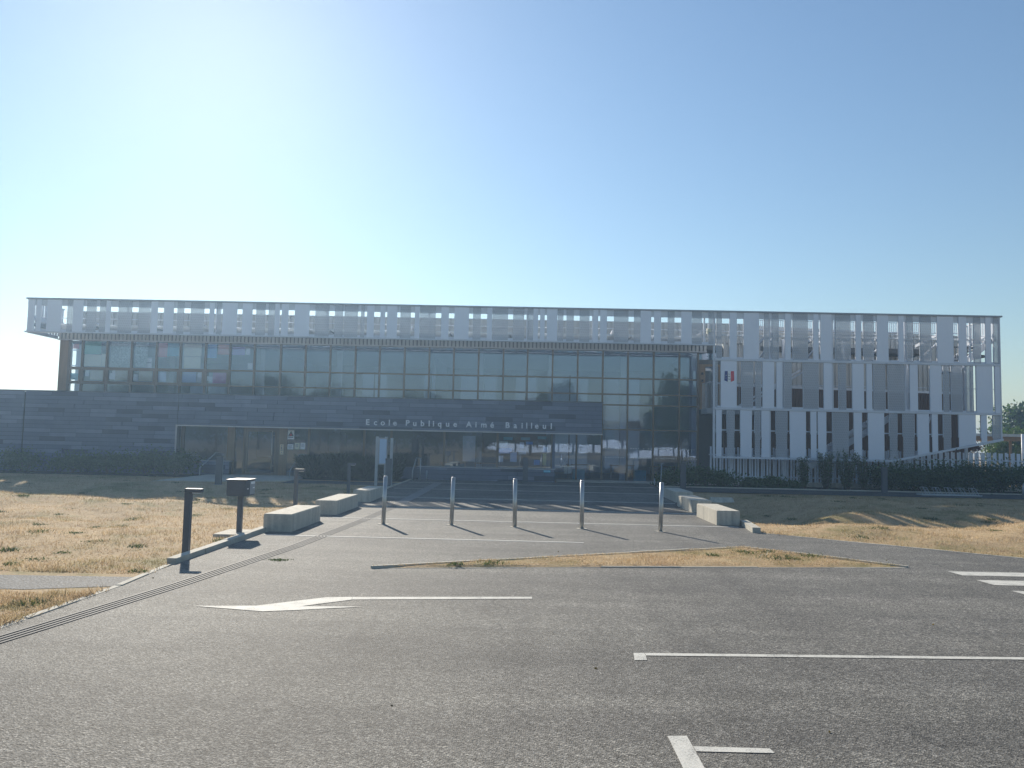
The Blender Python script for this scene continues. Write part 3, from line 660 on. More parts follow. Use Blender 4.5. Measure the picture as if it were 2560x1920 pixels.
# escape stair at the right end
stair = link('escape_stair', None, B)
sb = MB()
for yy in (31.9, 33.2):
    for p_, q_, h_ in (((16.9, yy, 4.75), (18.45, yy, 6.1), .24), ((11.2, yy, .9), (14.6, yy, 3.05), .24), ((8.6, yy + .15, 3.2), (11.4, yy + .15, 4.9), .07)):
        MB().beam(p_, q_, .06, h_).build('stringer', 'white_frame', stair)
for k in range(7): piece('tread', 'galv', stair, 16.95 + k * .21, 17.2 + k * .21, 31.93, 33.17, 4.84 + k * .183, 4.87 + k * .183)
for k in range(11): piece('tread', 'galv', stair, 11.3 + k * .3, 11.58 + k * .3, 31.93, 33.17, 1.0 + k * .19, 1.03 + k * .19)
MB().box(17.9, 18.45, 32.0, 33.9, 5.45, 5.52).build('landing', 'soffit', stair)
rl = MB()
for x in np.arange(17.3, 18.4, .12): rl.box(x, x + .03, 33.1, 33.13, 5.5, 5.95)
rl.box(17.25, 18.45, 33.08, 33.15, 5.93, 5.98); rl.build('stair_railing', 'soffit', stair)
for x, y in ((8.2, 32.1), (10.3, 32.1), (12.7, 32.1), (15.2, 32.1), (17.6, 32.3)): piece('steel_column', 'white_frame', stair, x - .05, x + .05, y - .05, y + .05, .1, 6.0 if x < 16 else 5.3)
for x in (9.2, 12.2, 15.6): MB().beam((x, 32.2, 1.5), (x + .6, 32.2, 3.1), .06, .06).build('brace', 'white_frame', stair)
# balcony and door next to the hall
bal = link('balcony', None, B)
MB().box(7.36, 9.6, 32.6, 33.72, 2.98, 3.2).build('balcony_slab', 'galv', bal)
MB().beam((7.9, 33.6, 2.2), (7.9, 32.75, 2.97), .08, .1).build('balcony_bracket', 'galv', bal)
rl = MB().tube([(7.4, 33.6, 4.25), (7.4, 32.64, 4.25), (9.5, 32.64, 4.25)], .02)
for y in np.arange(32.64, 33.65, .16): rl.tube([(7.4, y, 3.2), (7.4, y, 4.25)], .01, 6)
for x in np.arange(7.4, 9.5, .16): rl.tube([(x, 32.64, 3.2), (x, 32.64, 4.25)], .01, 6)
rl.build('balcony_railing', 'galv', bal)
ud = link('balcony_door', None, B)
MB().box(7.3, 7.55, 33.72, 33.8, 3.2, 5.1).box(8.1, 8.3, 33.72, 33.8, 3.2, 5.1).box(7.55, 8.1, 33.72, 33.8, 5.0, 5.1).build('door_frame', 'wood', ud)
pane(ud, 7.55, 8.1, 33.76, 3.2, 5.0, name='door_pane'); MB().box(7.55, 7.8, 33.735, 33.75, 4.83, 4.93).build('door_label', 'white', ud)
for z in (4.65, 4.35): MB().box(7.38, 7.46, 33.68, 33.719, z, z + .1).build('hinge', 'black', ud)
MB().box(7.3, 8.3, 33.8, 33.95, .1, 3.19).box(8.1, 8.3, 33.801, 33.95, 3.19, 5.6).box(7.3, 8.1, 33.801, 33.95, 5.11, 5.3).build('hall_end_wall', 'soffit', B)
pane(B, 7.3, 8.1, 33.85, 5.3, 5.58)

# lettering
let = link('lettering', None, B)
LET = [('E', -6.25), ('c', -5.93), ('o', -5.66), ('l', -5.35), ('e', -5.17), ('P', -4.68), ('u', -4.39), ('b', -4.09), ('l', -3.78), ('i', -3.61), ('q', -3.41), ('u', -3.1), ('e', -2.8), ('A', -2.29), ('i', -1.94), ('m', -1.72), ('é', -1.35), ('B', -.76), ('a', -.43), ('i', -.13), ('l', .05), ('l', .24), ('e', .4), ('u', .7), ('l', 1.01)]
def text_mesh(txt, size, ext, off=0., mat='letter'):
    cu = bpy.data.curves.new('t', 'FONT'); cu.body = txt; cu.size = size; cu.extrude = ext; cu.offset = off
    o = bpy.data.objects.new('t', cu); COL.objects.link(o); dg = bpy.context.evaluated_depsgraph_get(); dg.update()
    me = bpy.data.meshes.new_from_object(o.evaluated_get(dg)); bpy.data.objects.remove(o); bpy.data.curves.remove(cu)
    me.materials.clear(); me.materials.append(M[mat]); return me
LM = {}
for ch, x in LET:
    if ch not in LM: LM[ch] = text_mesh(ch, .315, .012, .0075)
    o = link('letter', LM[ch], let, (x - .02, YS - .018, 2.2)); o.rotation_euler = (R(90), 0, 0)

# ------------------------------------------------------------------ small things fixed to the school
def flat(name, mat, x0, x1, y, z0, z1, th=.004, tilt=0.):
    b = MB().box(x0, x1, y, y + th, z0, z1); o = b.build(name, mat, None, ((x0 + x1) / 2, y, z0))
    if tilt: o.rotation_euler = (0, R(tilt), 0)
    return o
sh = thing('tricolour_shield', 'blue, white and red shield emblem on a white screen panel', 'emblem', (7.96, YS - .013, 4.17))
yf = YS - .022
MB().hexa([(7.77, yf, 4.24), (7.9, yf, 4.19), (7.9, yf + .008, 4.19), (7.77, yf + .008, 4.24), (7.785, yf, 4.61), (7.9, yf, 4.61), (7.9, yf + .008, 4.61), (7.785, yf + .008, 4.61)]).build('blue_field', 'flagblue', sh)
b = MB(); b.v = [(7.901, yf, 4.19), (7.96, yf, 4.165), (8.02, yf, 4.19), (8.02, yf, 4.61), (7.901, yf, 4.61)]; b.f = [(0, 1, 2, 3, 4)]; b.build('white_field', 'white', sh)
MB().hexa([(8.021, yf, 4.19), (8.15, yf, 4.24), (8.15, yf + .008, 4.24), (8.021, yf + .008, 4.19), (8.021, yf, 4.61), (8.145, yf, 4.61), (8.145, yf + .008, 4.61), (8.021, yf + .008, 4.61)]).build('red_field', 'flagred', sh)
for w, z in (('Liberté', 4.49), ('Égalité', 4.39), ('Fraternité', 4.29)):
    me = text_mesh(w, .034, .001, .001, 'black'); o = link('motto_line', me, sh, (7.905, yf - .004, z)); o.rotation_euler = (R(90), 0, 0)
    piece('motto_rule', 'flagblue', sh, 7.93, 7.99, yf - .003, yf - .001, z - .018, z - .01)
for ch, z in (('R', 4.42), ('F', 4.3)):
    me = text_mesh(ch, .06, .001, .0, 'white'); o = link('initial', me, sh, (7.82, yf - .003, z)); o.rotation_euler = (R(90), 0, 0)
fl = thing('floodlight', 'small pale floodlight at the inner corner of the white screen', 'light', (7.2, YS + .2, 6.0))
MB().box(7.16, 7.24, YS + .16, YS + .2, 5.9, 6.5).build('stem', 'white_frame', fl); MB().hexa([(7.1, YS + .02, 6.05), (7.26, YS + .02, 6.05), (7.26, YS + .15, 6.1), (7.1, YS + .15, 6.1), (7.1, YS - .02, 6.27), (7.26, YS - .02, 6.27), (7.26, YS + .15, 6.3), (7.1, YS + .15, 6.3)]).build('lamp_head', 'cream', fl)
UP = [('red', -19.4, -19.14, 5.23, 5.44), ('white', -19.42, -19.17, 5.14, 5.2), ('white', -19.42, -19.15, 4.48, 4.53), ('teal', -19.49, -19.07, 3.9, 4.17), ('green', -18.9, -18.18, 5.01, 5.56), ('cream', -18.89, -18.15, 4.48, 4.99), ('cream', -18.14, -17.98, 4.49, 5.03), ('white', -18.83, -18.65, 4.06, 4.33), ('beige', -18.6, -18.05, 3.92, 4.35), ('foil', -17.76, -16.9, 4.47, 5.58), ('foil', -16.7, -16.16, 4.49, 5.56), ('white', -16.2, -15.97, 4.71, 4.88), ('white', -16.23, -15.97, 4.47, 4.67), ('white', -17.78, -17.53, 3.94, 4.21), ('white', -17.66, -17.53, 4.22, 4.34), ('beige', -17.52, -16.98, 3.91, 4.35), ('white', -16.74, -16.55, 3.91, 4.18), ('beige', -16.51, -15.94, 3.89, 4.35), ('pink', -15.72, -15.34, 4.94, 5.55), ('bluegreen', -15.32, -14.84, 4.99, 5.54), ('paleblue', -15.72, -15.33, 3.88, 4.36), ('cream', -14.62, -13.86, 5.0, 5.53), ('cream', -14.6, -13.88, 4.48, 4.98), ('paleblue', -14.65, -14.04, 3.89, 4.33), ('white', -14.01, -13.81, 3.89, 4.34), ('blue', -13.6, -13.21, 4.94, 5.52), ('salmon', -13.16, -12.69, 5.1, 5.52), ('white', -13.6, -13.35, 3.95, 4.16), ('magenta', -13.33, -12.74, 3.87, 4.33), ('purple', -12.55, -12.0, 5.09, 5.44), ('white', -11.96, -11.78, 5.11, 5.39), ('white', -11.86, -11.66, 4.5, 4.76)]
ORD = ['first', 'second', 'third', 'fourth', 'fifth', 'sixth', 'seventh', 'eighth']
CN = {'bluegreen': 'blue-green', 'paleblue': 'pale blue'}
cnt = {}
rowsz = []
for c_, x0, x1, z0, z1 in UP:
    k = max(j for j in range(9) if mx[j] <= (x0 + x1) / 2)
    lower = z1 < 4.4
    rowsz.append((c_, ORD[k], lower))
seen = {}
for (c_, x0, x1, z0, z1), (cc, od, lower) in zip(UP, rowsz):
    same = [u for u, r_ in zip(UP, rowsz) if r_ == (cc, od, lower)]
    pane_ = ('small' if lower else 'tall') + ' pane of the ' + od + ' upstairs window bay'
    what = 'crumpled silver foil' if cc == 'foil' else CN.get(cc, cc) + ' paper'
    ex = ''
    if len(same) > 1:
        if abs(same[0][3] - same[1][3]) > .12: ex = 'upper ' if z0 == max(u[3] for u in same) else 'lower '
        else: ex = 'wider ' if (x1 - x0) == max(u[2] - u[1] for u in same) else 'narrower '
    tag(flat('window_paper', cc, x0, x1, YG + .03, z0, z1, tilt=3 if (cc == 'white' and lower) else 0), ex + what + ' in the ' + pane_, 'paper', 'papers stuck in the upstairs classroom windows')
pt = thing('warning_poster', 'white poster with a red triangle on the glass right of the entrance door', 'poster', (-9.32, YL - .02, 1.57))
yp = YL - .016
MB().box(-9.45, -9.19, yp, yp + .004, 1.57, 1.93).build('poster_sheet', 'white', pt)
def tri_prism(c, r, y0, y1):
    p = [(c[0] + r * math.cos(R(a)), c[1] + r * math.sin(R(a))) for a in (90, 210, 330)]
    b = MB(); b.v = [(x, y0, z) for x, z in p] + [(x, y1, z) for x, z in p]; b.f = [(0, 1, 2), (5, 4, 3), (0, 3, 4, 1), (1, 4, 5, 2), (2, 5, 3, 0)]; return b
tri_prism((-9.32, 1.76), .14, yp - .003, yp - .001).build('black_triangle', 'black', pt)
tri_prism((-9.32, 1.745), .06, yp - .006, yp - .004).build('red_triangle', 'flagred', pt)
MB().box(-9.42, -9.22, yp - .003, yp - .001, 1.62, 1.655).build('text_block', 'anthracite', pt)
for c_, x0, x1, z0, z1, lb in (('white', -9.44, -9.21, 1.17, 1.37, 'wide white notice below the red triangle poster, left of two narrow sheets'), ('cream', -9.15, -8.96, 1.18, 1.43, 'cream notice between two white ones on the glass beside the entrance door'), ('white', -8.92, -8.73, 1.18, 1.44, 'white notice at the right end of three beside the entrance door')):
    n = thing('notice_sheet', lb, 'notice', ((x0 + x1) / 2, YL - .02, z0), 'notices beside the entrance door')
    MB().box(x0, x1, yp, yp + .004, z0, z1).build('sheet', c_, n)
    b = MB()
    for q in range(4): b.box(x0 + .03, x1 - .03 - .03 * (q % 2), yp - .003, yp - .001, z1 - .06 - q * .035, z1 - .045 - q * .035)
    b.build('text_lines', 'anthracite', n)
pq = thing('intercom_plaque', 'beige upright plaque with black symbols on the timber panel by the door', 'plaque', (-9.64, YL - .07, .96))
MB().box(-9.72, -9.58, YL - .075, YL - .061, .96, 1.36).build('plate', 'signbeige', pq)
b = MB().box(-9.67, -9.63, YL - .08, YL - .076, 1.28, 1.32).box(-9.68, -9.65, YL - .08, YL - .076, 1.18, 1.26).box(-9.65, -9.62, YL - .08, YL - .076, 1.2, 1.23).box(-9.69, -9.61, YL - .08, YL - .076, 1.12, 1.15).box(-9.66, -9.63, YL - .08, YL - .076, 1.02, 1.06).box(-9.64, -9.61, YL - .08, YL - .076, .99, 1.0)
b.build('symbols', 'black', pq)
LR = [('teal', -.85, -.48, 1.73, 1.85, 'left of three teal strips at the top of the lobby window'), ('teal', -.16, .21, 1.74, 1.85, 'middle of three teal strips at the top of the lobby window'), ('teal', .51, .86, 1.79, 1.9, 'right of three teal strips at the top of the lobby window'), ('cream', -1.02, -.67, 1.41, 1.67, 'cream poster above the wide blue one in the lobby window'), ('blue', -1.02, -.51, 1.19, 1.4, 'wide blue poster at the left of the lobby window'), ('white', -.2, -.02, 1.42, 1.65, 'white notice beside a small blue card in the lobby window'), ('blue', .05, .32, 1.57, 1.68, 'small blue card in the middle of the lobby window'), ('white', .73, .92, 1.28, 1.5, 'white notice at the right edge of the lobby window'), ('white', -.24, .07, 1.17, 1.29, 'low wide white notice in the middle of the lobby window'), ('paleblue', -.57, -.3, .87, 1.27, 'tall pale blue poster low in the lobby window'), ('white', -1.02, -.84, .85, 1.1, 'white sheet at the lower left of the lobby window'), ('blue', .38, .61, .77, .97, 'small blue sheet at the bottom of the lobby window'), ('yellow', .72, .87, .77, 1.23, 'narrow yellow poster at the lower right of the lobby window')]
for c_, x0, x1, z0, z1, lb in LR: tag(flat('lobby_poster', c_, x0, x1, YL + .02, z0, z1), lb, 'poster', 'posters in the lobby window')
HG = [('white', 1.75, 1.82, .93, 1.13, 'topmost narrow white slip on the hall glass'), ('white', 1.49, 1.58, .71, 1.03, 'leftmost long white slip on the hall glass'), ('white', 1.6, 1.65, .88, 1.05, 'thinnest white slip on the hall glass'), ('white', 1.88, 1.94, .74, 1.01, 'rightmost hanging white slip on the hall glass'), ('cream', 1.67, 1.81, .38, .72, 'left of two cream sheets low on the hall glass'), ('cream', 1.83, 1.99, .39, .69, 'right of two cream sheets low on the hall glass')]
for c_, x0, x1, z0, z1, lb in HG: tag(flat('hanging_paper', c_, x0, x1, YG + .03, z0, z1, tilt=random.uniform(-5, 5)), lb, 'paper', 'papers on the hall glass')
lbx = thing('wall_label', 'small light blue label at the right end of the low slate wall', 'label', (.89, YS - .012, .53))
MB().box(.76, 1.02, YS - .012, YS - .006, .5, .58).build('label_plate', 'labelblue', lbx)
b = MB()
for q in range(6): b.box(.79 + q * .035, .81 + q * .035, YS - .015, YS - .0125, .535, .56)
b.build('label_text', 'white', lbx)

# ------------------------------------------------------------------ forecourt furniture
proto = None
def copy_tree(o, parent=None):
    c = o.copy(); COL.objects.link(c); c.parent = parent
    for ch in o.children: copy_tree(ch, c)
    return c
bl = thing('steel_bollard', '', 'bollard', (0, 0, 0), 'steel bollards across the forecourt')
MB().tube([(0, 0, -.02), (0, 0, .9)], .04, 16).build('post', 'steel', bl, smooth=True)
MB().tube([(0, 0, .9), (0, 0, .905), (0, 0, .92)], .043, 16, .034).build('cap', 'aluminium', bl, smooth=True)
MB().prism([(-.09, -.07), (.1, -.07), (.09, .08), (-.1, .07)], -.02, .006).build('footing', 'concrete', bl)
for k, (x, y, lb) in enumerate([(-2.67, 15.4, 'leftmost slim steel bollard on the forecourt, by the guiding strip'), (-1.38, 15.55, 'second steel bollard from the left on the forecourt'), (-.16, 15.45, 'middle one of the five slim steel bollards'), (1.12, 15.45, 'fourth steel bollard from the left on the forecourt'), (2.59, 15.28, 'rightmost slim steel bollard, nearest the right concrete blocks')]):
    o = bl if k == 0 else copy_tree(bl)
    o.location = (x, y, PAVE); o['label'] = lb; o.rotation_euler = (R([0, .6, -.4, .3, -1.1][k]), R([.9, .8, .2, .1, -.7][k]), k)
for k, (x0, x1, y0, y1, lb) in enumerate([(-4.46, -3.97, 13.8, 15.75, 'nearest concrete block on the left of the forecourt, partly shaded top'), (-4.42, -3.95, 17.05, 19.2, 'middle concrete block in the left row with a fully sunlit top'), (-4.4, -3.95, 20.7, 22.6, 'farthest concrete block in the left row, by the notice board'), (4.0, 4.48, 16.75, 18.7, 'nearest concrete block on the right of the forecourt, sunlit top'), (4.12, 4.6, 19.8, 21.7, 'middle concrete block of the right row'), (4.3, 4.8, 22.9, 25.0, 'farthest concrete block of the right row, wholly in shade')]):
    z = float(gz(0, y0))
    tag(MB().box(x0, x1, y0, y1, z + PAVE - .03, z + PAVE + .3).build('concrete_block', 'concrete', None, ((x0 + x1) / 2, (y0 + y1) / 2, z), bevel=.012), lb, 'block', 'concrete blocks lining the forecourt')
# bollard lamps
lamp = thing('bollard_lamp', '', 'lamp', (0, 0, 0), 'anthracite bollard lamps')
MB().box(-.042, .042, -.045, .045, -.05, .86).build('post', 'anthracite', lamp, bevel=.005)
MB().box(-.042, .185, -.05, .05, .861, .915).build('lamp_head', 'anthracite', lamp, bevel=.005)
MB().box(.06, .165, -.035, .035, .852, .8605).build('lens', 'white', lamp)
MB().box(-.12, .12, -.15, .15, -.06, .012).build('footing', 'concrete', lamp)
for k, (x, y, lb) in enumerate([(-4.62, 11.05, 'nearest dark bollard lamp, standing at the lawn kerb by the mailbox'), (-5.31, 18.7, 'dark bollard lamp behind the nearest left concrete block'), (-5.09, 23.3, 'dark bollard lamp behind the middle left concrete block')]):
    o = lamp if k == 0 else copy_tree(lamp)
    o.location = (x, y, float(terrain(np.array(x), np.array(y)))); o['label'] = lb
lpost = thing('light_post', '', 'post', (0, 0, 0), 'plain dark light posts near the school')
MB().box(-.1, .1, -.05, .05, -.05, .9).build('post', 'anthracite', lpost, bevel=.006)
MB().box(-.105, .105, -.055, .055, .901, .95).build('lamp_cap', 'anthracite', lpost, bevel=.006)
MB().box(-.14, .14, -.1, .1, -.06, .012).build('footing', 'concrete', lpost)
for k, (x, y, lb) in enumerate([(-10.0, 26.2, 'wide dark light post in front of the entrance door'), (-4.55, 26.9, 'wide dark light post just right of the grey notice board'), (.05, 30.9, 'wide dark light post before the low slate wall'), (5.85, 29.7, 'wide dark light post among the shrubs right of the hall glass'), (13.2, 29.7, 'wide dark light post beside the upright shrubs at the hedge')]):
    o = lpost if k == 0 else copy_tree(lpost)
    o.location = (x, y, float(terrain(np.array(x), np.array(y)))); o['label'] = lb
# mailbox
mbx = thing('mailbox', 'dark grey letter box on a single post at the lawn kerb', 'mailbox', (-4.75, 13.45, .05))
MB().box(-4.9, -4.585, 13.2, 13.68, .66, .92).build('box', 'anthracite', mbx, bevel=.01)
MB().box(-4.91, -4.575, 13.19, 13.69, .921, .935).build('lid', 'anthracite', mbx)
MB().box(-4.78, -4.7, 13.4, 13.48, -.02, .659).build('post', 'anthracite', mbx, bevel=.006)
MB().box(-4.5845, -4.582, 13.42, 13.66, .68, .9).build('front_flap', 'galv', mbx)
MB().box(-4.5815, -4.579, 13.45, 13.64, .85, .89).build('name_plate', 'white', mbx)
MB().box(-4.5815, -4.579, 13.55, 13.64, .775, .795).build('slot', 'white', mbx)
MB().box(-4.5815, -4.579, 13.28, 13.34, .77, .79).build('lock', 'white', mbx)
structure(MB().box(-5.05, -4.5, 13.1, 13.85, -.05, .05).build('mailbox_footing_slab', 'concrete', None, (-4.75, 13.45, 0)))
# notice totem
nt_ = thing('notice_board', 'narrow grey display case between tall steel posts left of the forecourt', 'notice board', (-5.0, 27.6, .07))
for x, y in ((-5.05, 27.4), (-4.8, 27.75), (-4.58, 27.6)): MB().box(x - .045, x + .045, y - .045, y + .045, 0, 1.74 if x < -4.6 else 1.7).build('post', 'galv', nt_)
MB().hexa([(-4.98, 27.34, .78), (-4.74, 27.62, .78), (-4.8, 27.68, .78), (-5.04, 27.4, .78), (-4.98, 27.34, 1.7), (-4.74, 27.62, 1.7), (-4.8, 27.68, 1.7), (-5.04, 27.4, 1.7)]).build('display_case', 'aluminium', nt_)
MB().hexa([(-4.95, 27.342, .82), (-4.755, 27.57, .82), (-4.76, 27.575, .82), (-4.955, 27.347, .82), (-4.95, 27.342, 1.66), (-4.755, 27.57, 1.66), (-4.76, 27.575, 1.66), (-4.955, 27.347, 1.66)]).build('case_glass', 'paleblue', nt_)
# handrails
def handrail(lb, runs, loc):
    h = thing('handrail', lb, 'handrail', loc, 'steel handrails at the entrances')
    for k, r_ in enumerate(runs): MB().tube(r_, .022, 8).build('rail_tube' if k == 0 else 'rail_post', 'galv', h, smooth=True)
handrail('steel handrail with a kinked front post left of the entrance door', [[(-12.3, 30.3, .05), (-12.3, 30.3, .42), (-11.95, 30.9, .98), (-11.72, 31.2, .98)], [(-11.75, 31.15, .1), (-11.75, 31.15, .98)]], (-12.3, 30.3, .1))
handrail('kinked steel handrail right of the entrance door, by spiky shrubs', [[(-8.85, 30.2, .05), (-8.82, 30.2, .42), (-8.6, 30.6, 1.0), (-8.5, 31.0, 1.0)], [(-8.52, 30.95, .1), (-8.52, 30.95, 1.0)]], (-8.85, 30.2, .1))
handrail('pair of steel handrail posts at the left end of the low slate wall', [[(-4.2, 30.2, .05), (-4.2, 30.2, .5), (-4.1, 30.5, .97), (-3.95, 30.7, .97)], [(-3.97, 30.68, .1), (-3.97, 30.68, .97)], [(-3.72, 30.7, .1), (-3.72, 30.7, .5)]], (-4.2, 30.2, .1))
handrail('steel handrail beside the shrubs at the right end of the hall glass', [[(5.05, 29.9, .05), (5.1, 29.9, .95), (5.3, 30.9, .95), (5.3, 30.9, .1)], [(4.9, 30.3, .05), (4.9, 30.3, .4)]], (5.1, 29.9, .1))
structure(MB().hexa([(-12.4, 26.6, .0), (-8.4, 28.6, .0), (-8.4, 31.7, .0), (-12.4, 31.7, .0), (-12.4, 26.6, .1), (-8.4, 28.6, .115), (-8.4, 31.7, .13), (-12.4, 31.7, .13)]).build('entrance_ramp', 'edging'))
structure(MB().box(1.3, 7.1, 31.8, YG - .08, .0, .145).build('hall_threshold', 'edging'))
# picket fence
fz = thing('picket_fence', 'white picket fence on a concrete plinth behind the hedge', 'fence', (14, 32.3, .1))
MB().box(7.4, 23, 32.25, 32.45, .0, .3).build('plinth', 'concrete', fz)
MB().box(7.4, 23, 32.34, 32.37, .45, .5).box(7.4, 23, 32.34, 32.37, 1.3, 1.35).build('fence_rail', 'white_frame', fz)
k = 0; x = 7.45
while x < 22.5:
    piece('picket', 'white_panel', fz, x, x + .068, (32.3 if k % 2 else 32.375), (32.335 if k % 2 else 32.41), .3, 1.62 + .03 * (k % 3 == 0)); x += .118 + .012 * math.sin(k * 1.7); k += 1
# bicycle stand
bs = thing('bicycle_rack', 'low steel bicycle rack with slanted wheel holders on the footpath', 'bicycle rack', (14.9, 28.4, .1))
MB().beam((13.9, 28.4, .13), (16.0, 28.4, .13), .05, .04).beam((13.9, 28.75, .13), (16.0, 28.75, .13), .05, .04).build('base_rail', 'galv', bs)
for k in range(5):
    x = 14.0 + k * .42
    for d in (0, .1): MB().tube([(x + d + .12, 28.4, .14), (x + d, 28.45, .38), (x + d, 28.7, .38), (x + d + .12, 28.75, .14)], .011, 6).build('wheel_holder', 'galv', bs)
hp = thing('hoop_stand', 'large bent steel hoop at the right edge of the picture', 'bicycle stand', (17.8, 28.6, .1))
MB().tube([(17.55, 28.6, .05)] + [(17.85 - .3 * math.cos(t), 28.6, .45 + .3 * math.sin(t)) for t in np.linspace(0, math.pi, 9)] + [(18.15, 28.6, .05)], .035, 10).build('hoop', 'galv', hp, smooth=True)
cv = thing('culvert_head', 'small concrete culvert headwall at the end of the ditch', 'culvert', (6.3, 25.6, -.2))
MB().hexa([(5.85, 25.6, -.5), (6.85, 25.6, -.5), (6.75, 26.2, -.5), (5.95, 26.2, -.5), (6.0, 25.95, .02), (6.7, 25.95, .02), (6.7, 26.1, .02), (6.0, 26.1, .02)]).build('headwall', 'concrete', cv)
MB().tube([(6.35, 25.5, -.33), (6.35, 26.0, -.33)], .14, 14).build('pipe', 'anthracite', cv)

# ------------------------------------------------------------------ plants
def leaves(P, L, W, dirs=None, mat='leaf', name='foliage', parent=None, jit=.35):
    n = len(P); a = rng.normal(size=(n, 3)) if dirs is None else dirs + rng.normal(size=(n, 3)) * jit
    a /= np.linalg.norm(a, axis=1, keepdims=True); r = rng.normal(size=(n, 3)); b = np.cross(a, r); b /= np.linalg.norm(b, axis=1, keepdims=True)
    l = (L * rng.uniform(.6, 1.3, n))[:, None] / 2; w = (W * rng.uniform(.6, 1.3, n))[:, None] / 2
    Vv = np.stack([P - a * l, P + b * w, P + a * l, P - b * w], 1).reshape(-1, 3); Ff = np.arange(n * 4).reshape(n, 4)
    return np_mesh(name, Vv, Ff, mat, parent)
def blob_points(n, c, r, clumps=18, spread=.33):
    cc = rng.normal(size=(clumps, 3)); cc /= np.linalg.norm(cc, axis=1, keepdims=True); cc *= rng.uniform(.35, .95, (clumps, 1)); cc[:, 2] = np.abs(cc[:, 2]) * 1.1 - .25
    k = rng.integers(0, clumps, n); p = cc[k] + rng.normal(size=(n, 3)) * spread * rng.uniform(.5, 1.2, (clumps, 1))[k]
    return p * np.array(r) + np.array(c)
def shrub(name, lb, x, y, rx, ry, h, n=2600, mat='leaf', L=.095, W=.055, group=None, clumps=18):
    z = float(terrain(np.array(float(x)), np.array(float(y))))
    t = thing(name, lb, 'shrub', (x, y, z), group)
    P = blob_points(n, (x, y, z + h * .48), (rx, ry, h * .55), clumps); P[:, 2] = np.maximum(P[:, 2], z + .02)
    leaves(P, L, W, mat=mat, parent=t)
    b = MB()
    for k in range(6):
        a = rng.uniform(0, 6.28); q = rng.uniform(.2, .7); b.tube([(x + .05 * math.cos(a), y + .05 * math.sin(a), z), (x + rx * q * .5 * math.cos(a), y + ry * q * .5 * math.sin(a), z + h * .35), (x + rx * q * math.cos(a), y + ry * q * math.sin(a), z + h * .75)], .014, 5, .005)
    b.build('stem', 'bark', t)
    return t
def spiky(lb, x, y, r, h, n=1500, grp=None):
    z = float(terrain(np.array(float(x)), np.array(float(y)))); t = thing('spiky_shrub', lb, 'shrub', (x, y, z), grp)
    th = rng.uniform(0, 2 * math.pi, n); q = np.sqrt(rng.uniform(0, 1, n)); hh = rng.uniform(.05, .85, n)
    P = np.stack([x + r * q * np.cos(th) * (.6 + .4 * hh), y + r * q * np.sin(th) * (.6 + .4 * hh), z + h * hh], -1)
    d = np.stack([np.cos(th) * (.4 + q), np.sin(th) * (.4 + q), np.full(n, .9)], -1)
    leaves(P, .34, .04, d, 'leaf_spiky', 'blades', t, .3)
    b = MB()
    for k in range(7): a = k * .9; b.tube([(x, y, z), (x + r * .6 * math.cos(a), y + r * .6 * math.sin(a), z + h * .7)], .012, 5, .005)
    b.build('stem', 'bark', t); return t
for k, (x, y, rx, h) in enumerate([(-19.0, 30.3, 1.0, .95), (-17.3, 30.4, 1.0, .85), (-15.8, 30.3, 1.0, .95), (-14.4, 30.4, .9, .95), (-13.2, 30.35, .8, 1.05)]):
    shrub('wall_shrub', ['leftmost low dark shrub against the slate wall', 'second low shrub from the left against the slate wall', 'third low shrub from the left against the slate wall', 'fourth low shrub from the left against the slate wall', 'tallest shrub at the right end of the slate wall row, by the handrail'][k], x, y, rx, .6, h, 2600, 'leaf_dark', group='shrubs along the slate wall')
for k, (x, y, r, h) in enumerate([(-8.0, 30.4, .75, 1.0), (-7.0, 30.5, .8, 1.1), (-6.0, 30.4, .7, 1.0), (-5.0, 30.4, .55, 1.12)]):
    spiky(['leftmost spiky dark shrub, right of the kinked handrail', 'second spiky dark shrub from the left before the entrance glass', 'spiky dark shrub just left of the notice board', 'spiky dark shrub between the notice board and the low slate wall'][k], x, y, r, h, 1700, 'spiky shrubs before the entrance glass')
for k, (x, y, r, h) in enumerate([(5.5, 30.6, .5, .62), (6.6, 30.7, .7, .82), (7.5, 30.7, .55, .6), (8.6, 30.7, .35, .42), (9.4, 30.7, .45, .5), (10.1, 30.7, .35, .3)]):
    shrub('bed_shrub', ['low rounded shrub left of the dark lamp at the hall glass', 'largest rounded green shrub before the picket fence', 'rounded shrub at the left end of the picket fence', 'smallest tuft of the three before the white pickets', 'middle low shrub before the white pickets', 'flat low shrub left of the upright shrubs'][k], x, y, r, r * .8, h, int(2200 * h + 600), 'leaf', group='low shrubs before the picket fence')
def upright(lb, x, y, h, n_st, sp):
    z = float(terrain(np.array(float(x)), np.array(float(y)))); t = thing('upright_shrub', lb, 'shrub', (x, y, z), 'upright shrubs before the screen')
    b = MB(); Ps = []; Ds = []
    for k in range(n_st):
        a = rng.uniform(0, 6.28); q = rng.uniform(.1, 1) * sp; hh = h * rng.uniform(.65, 1.0)
        tip = np.array([x + q * math.cos(a), y + q * .6 * math.sin(a), z + hh]); base = np.array([x + .25 * q * math.cos(a), y + .2 * q * math.sin(a), z])
        b.tube([tuple(base), tuple((base + tip) / 2 + rng.normal(size=3) * .03), tuple(tip)], .012, 5, .004)
        m = int(90 * hh); u = rng.uniform(.12, 1, m)[:, None]; Ps.append(base + (tip - base) * u + rng.normal(size=(m, 3)) * .045); d = rng.normal(size=(m, 3)); d[:, 2] += .8; Ds.append(d)
    b.build('stem', 'bark', t); leaves(np.concatenate(Ps), .075, .035, np.concatenate(Ds), 'leaf_dark', 'foliage', t, .3)
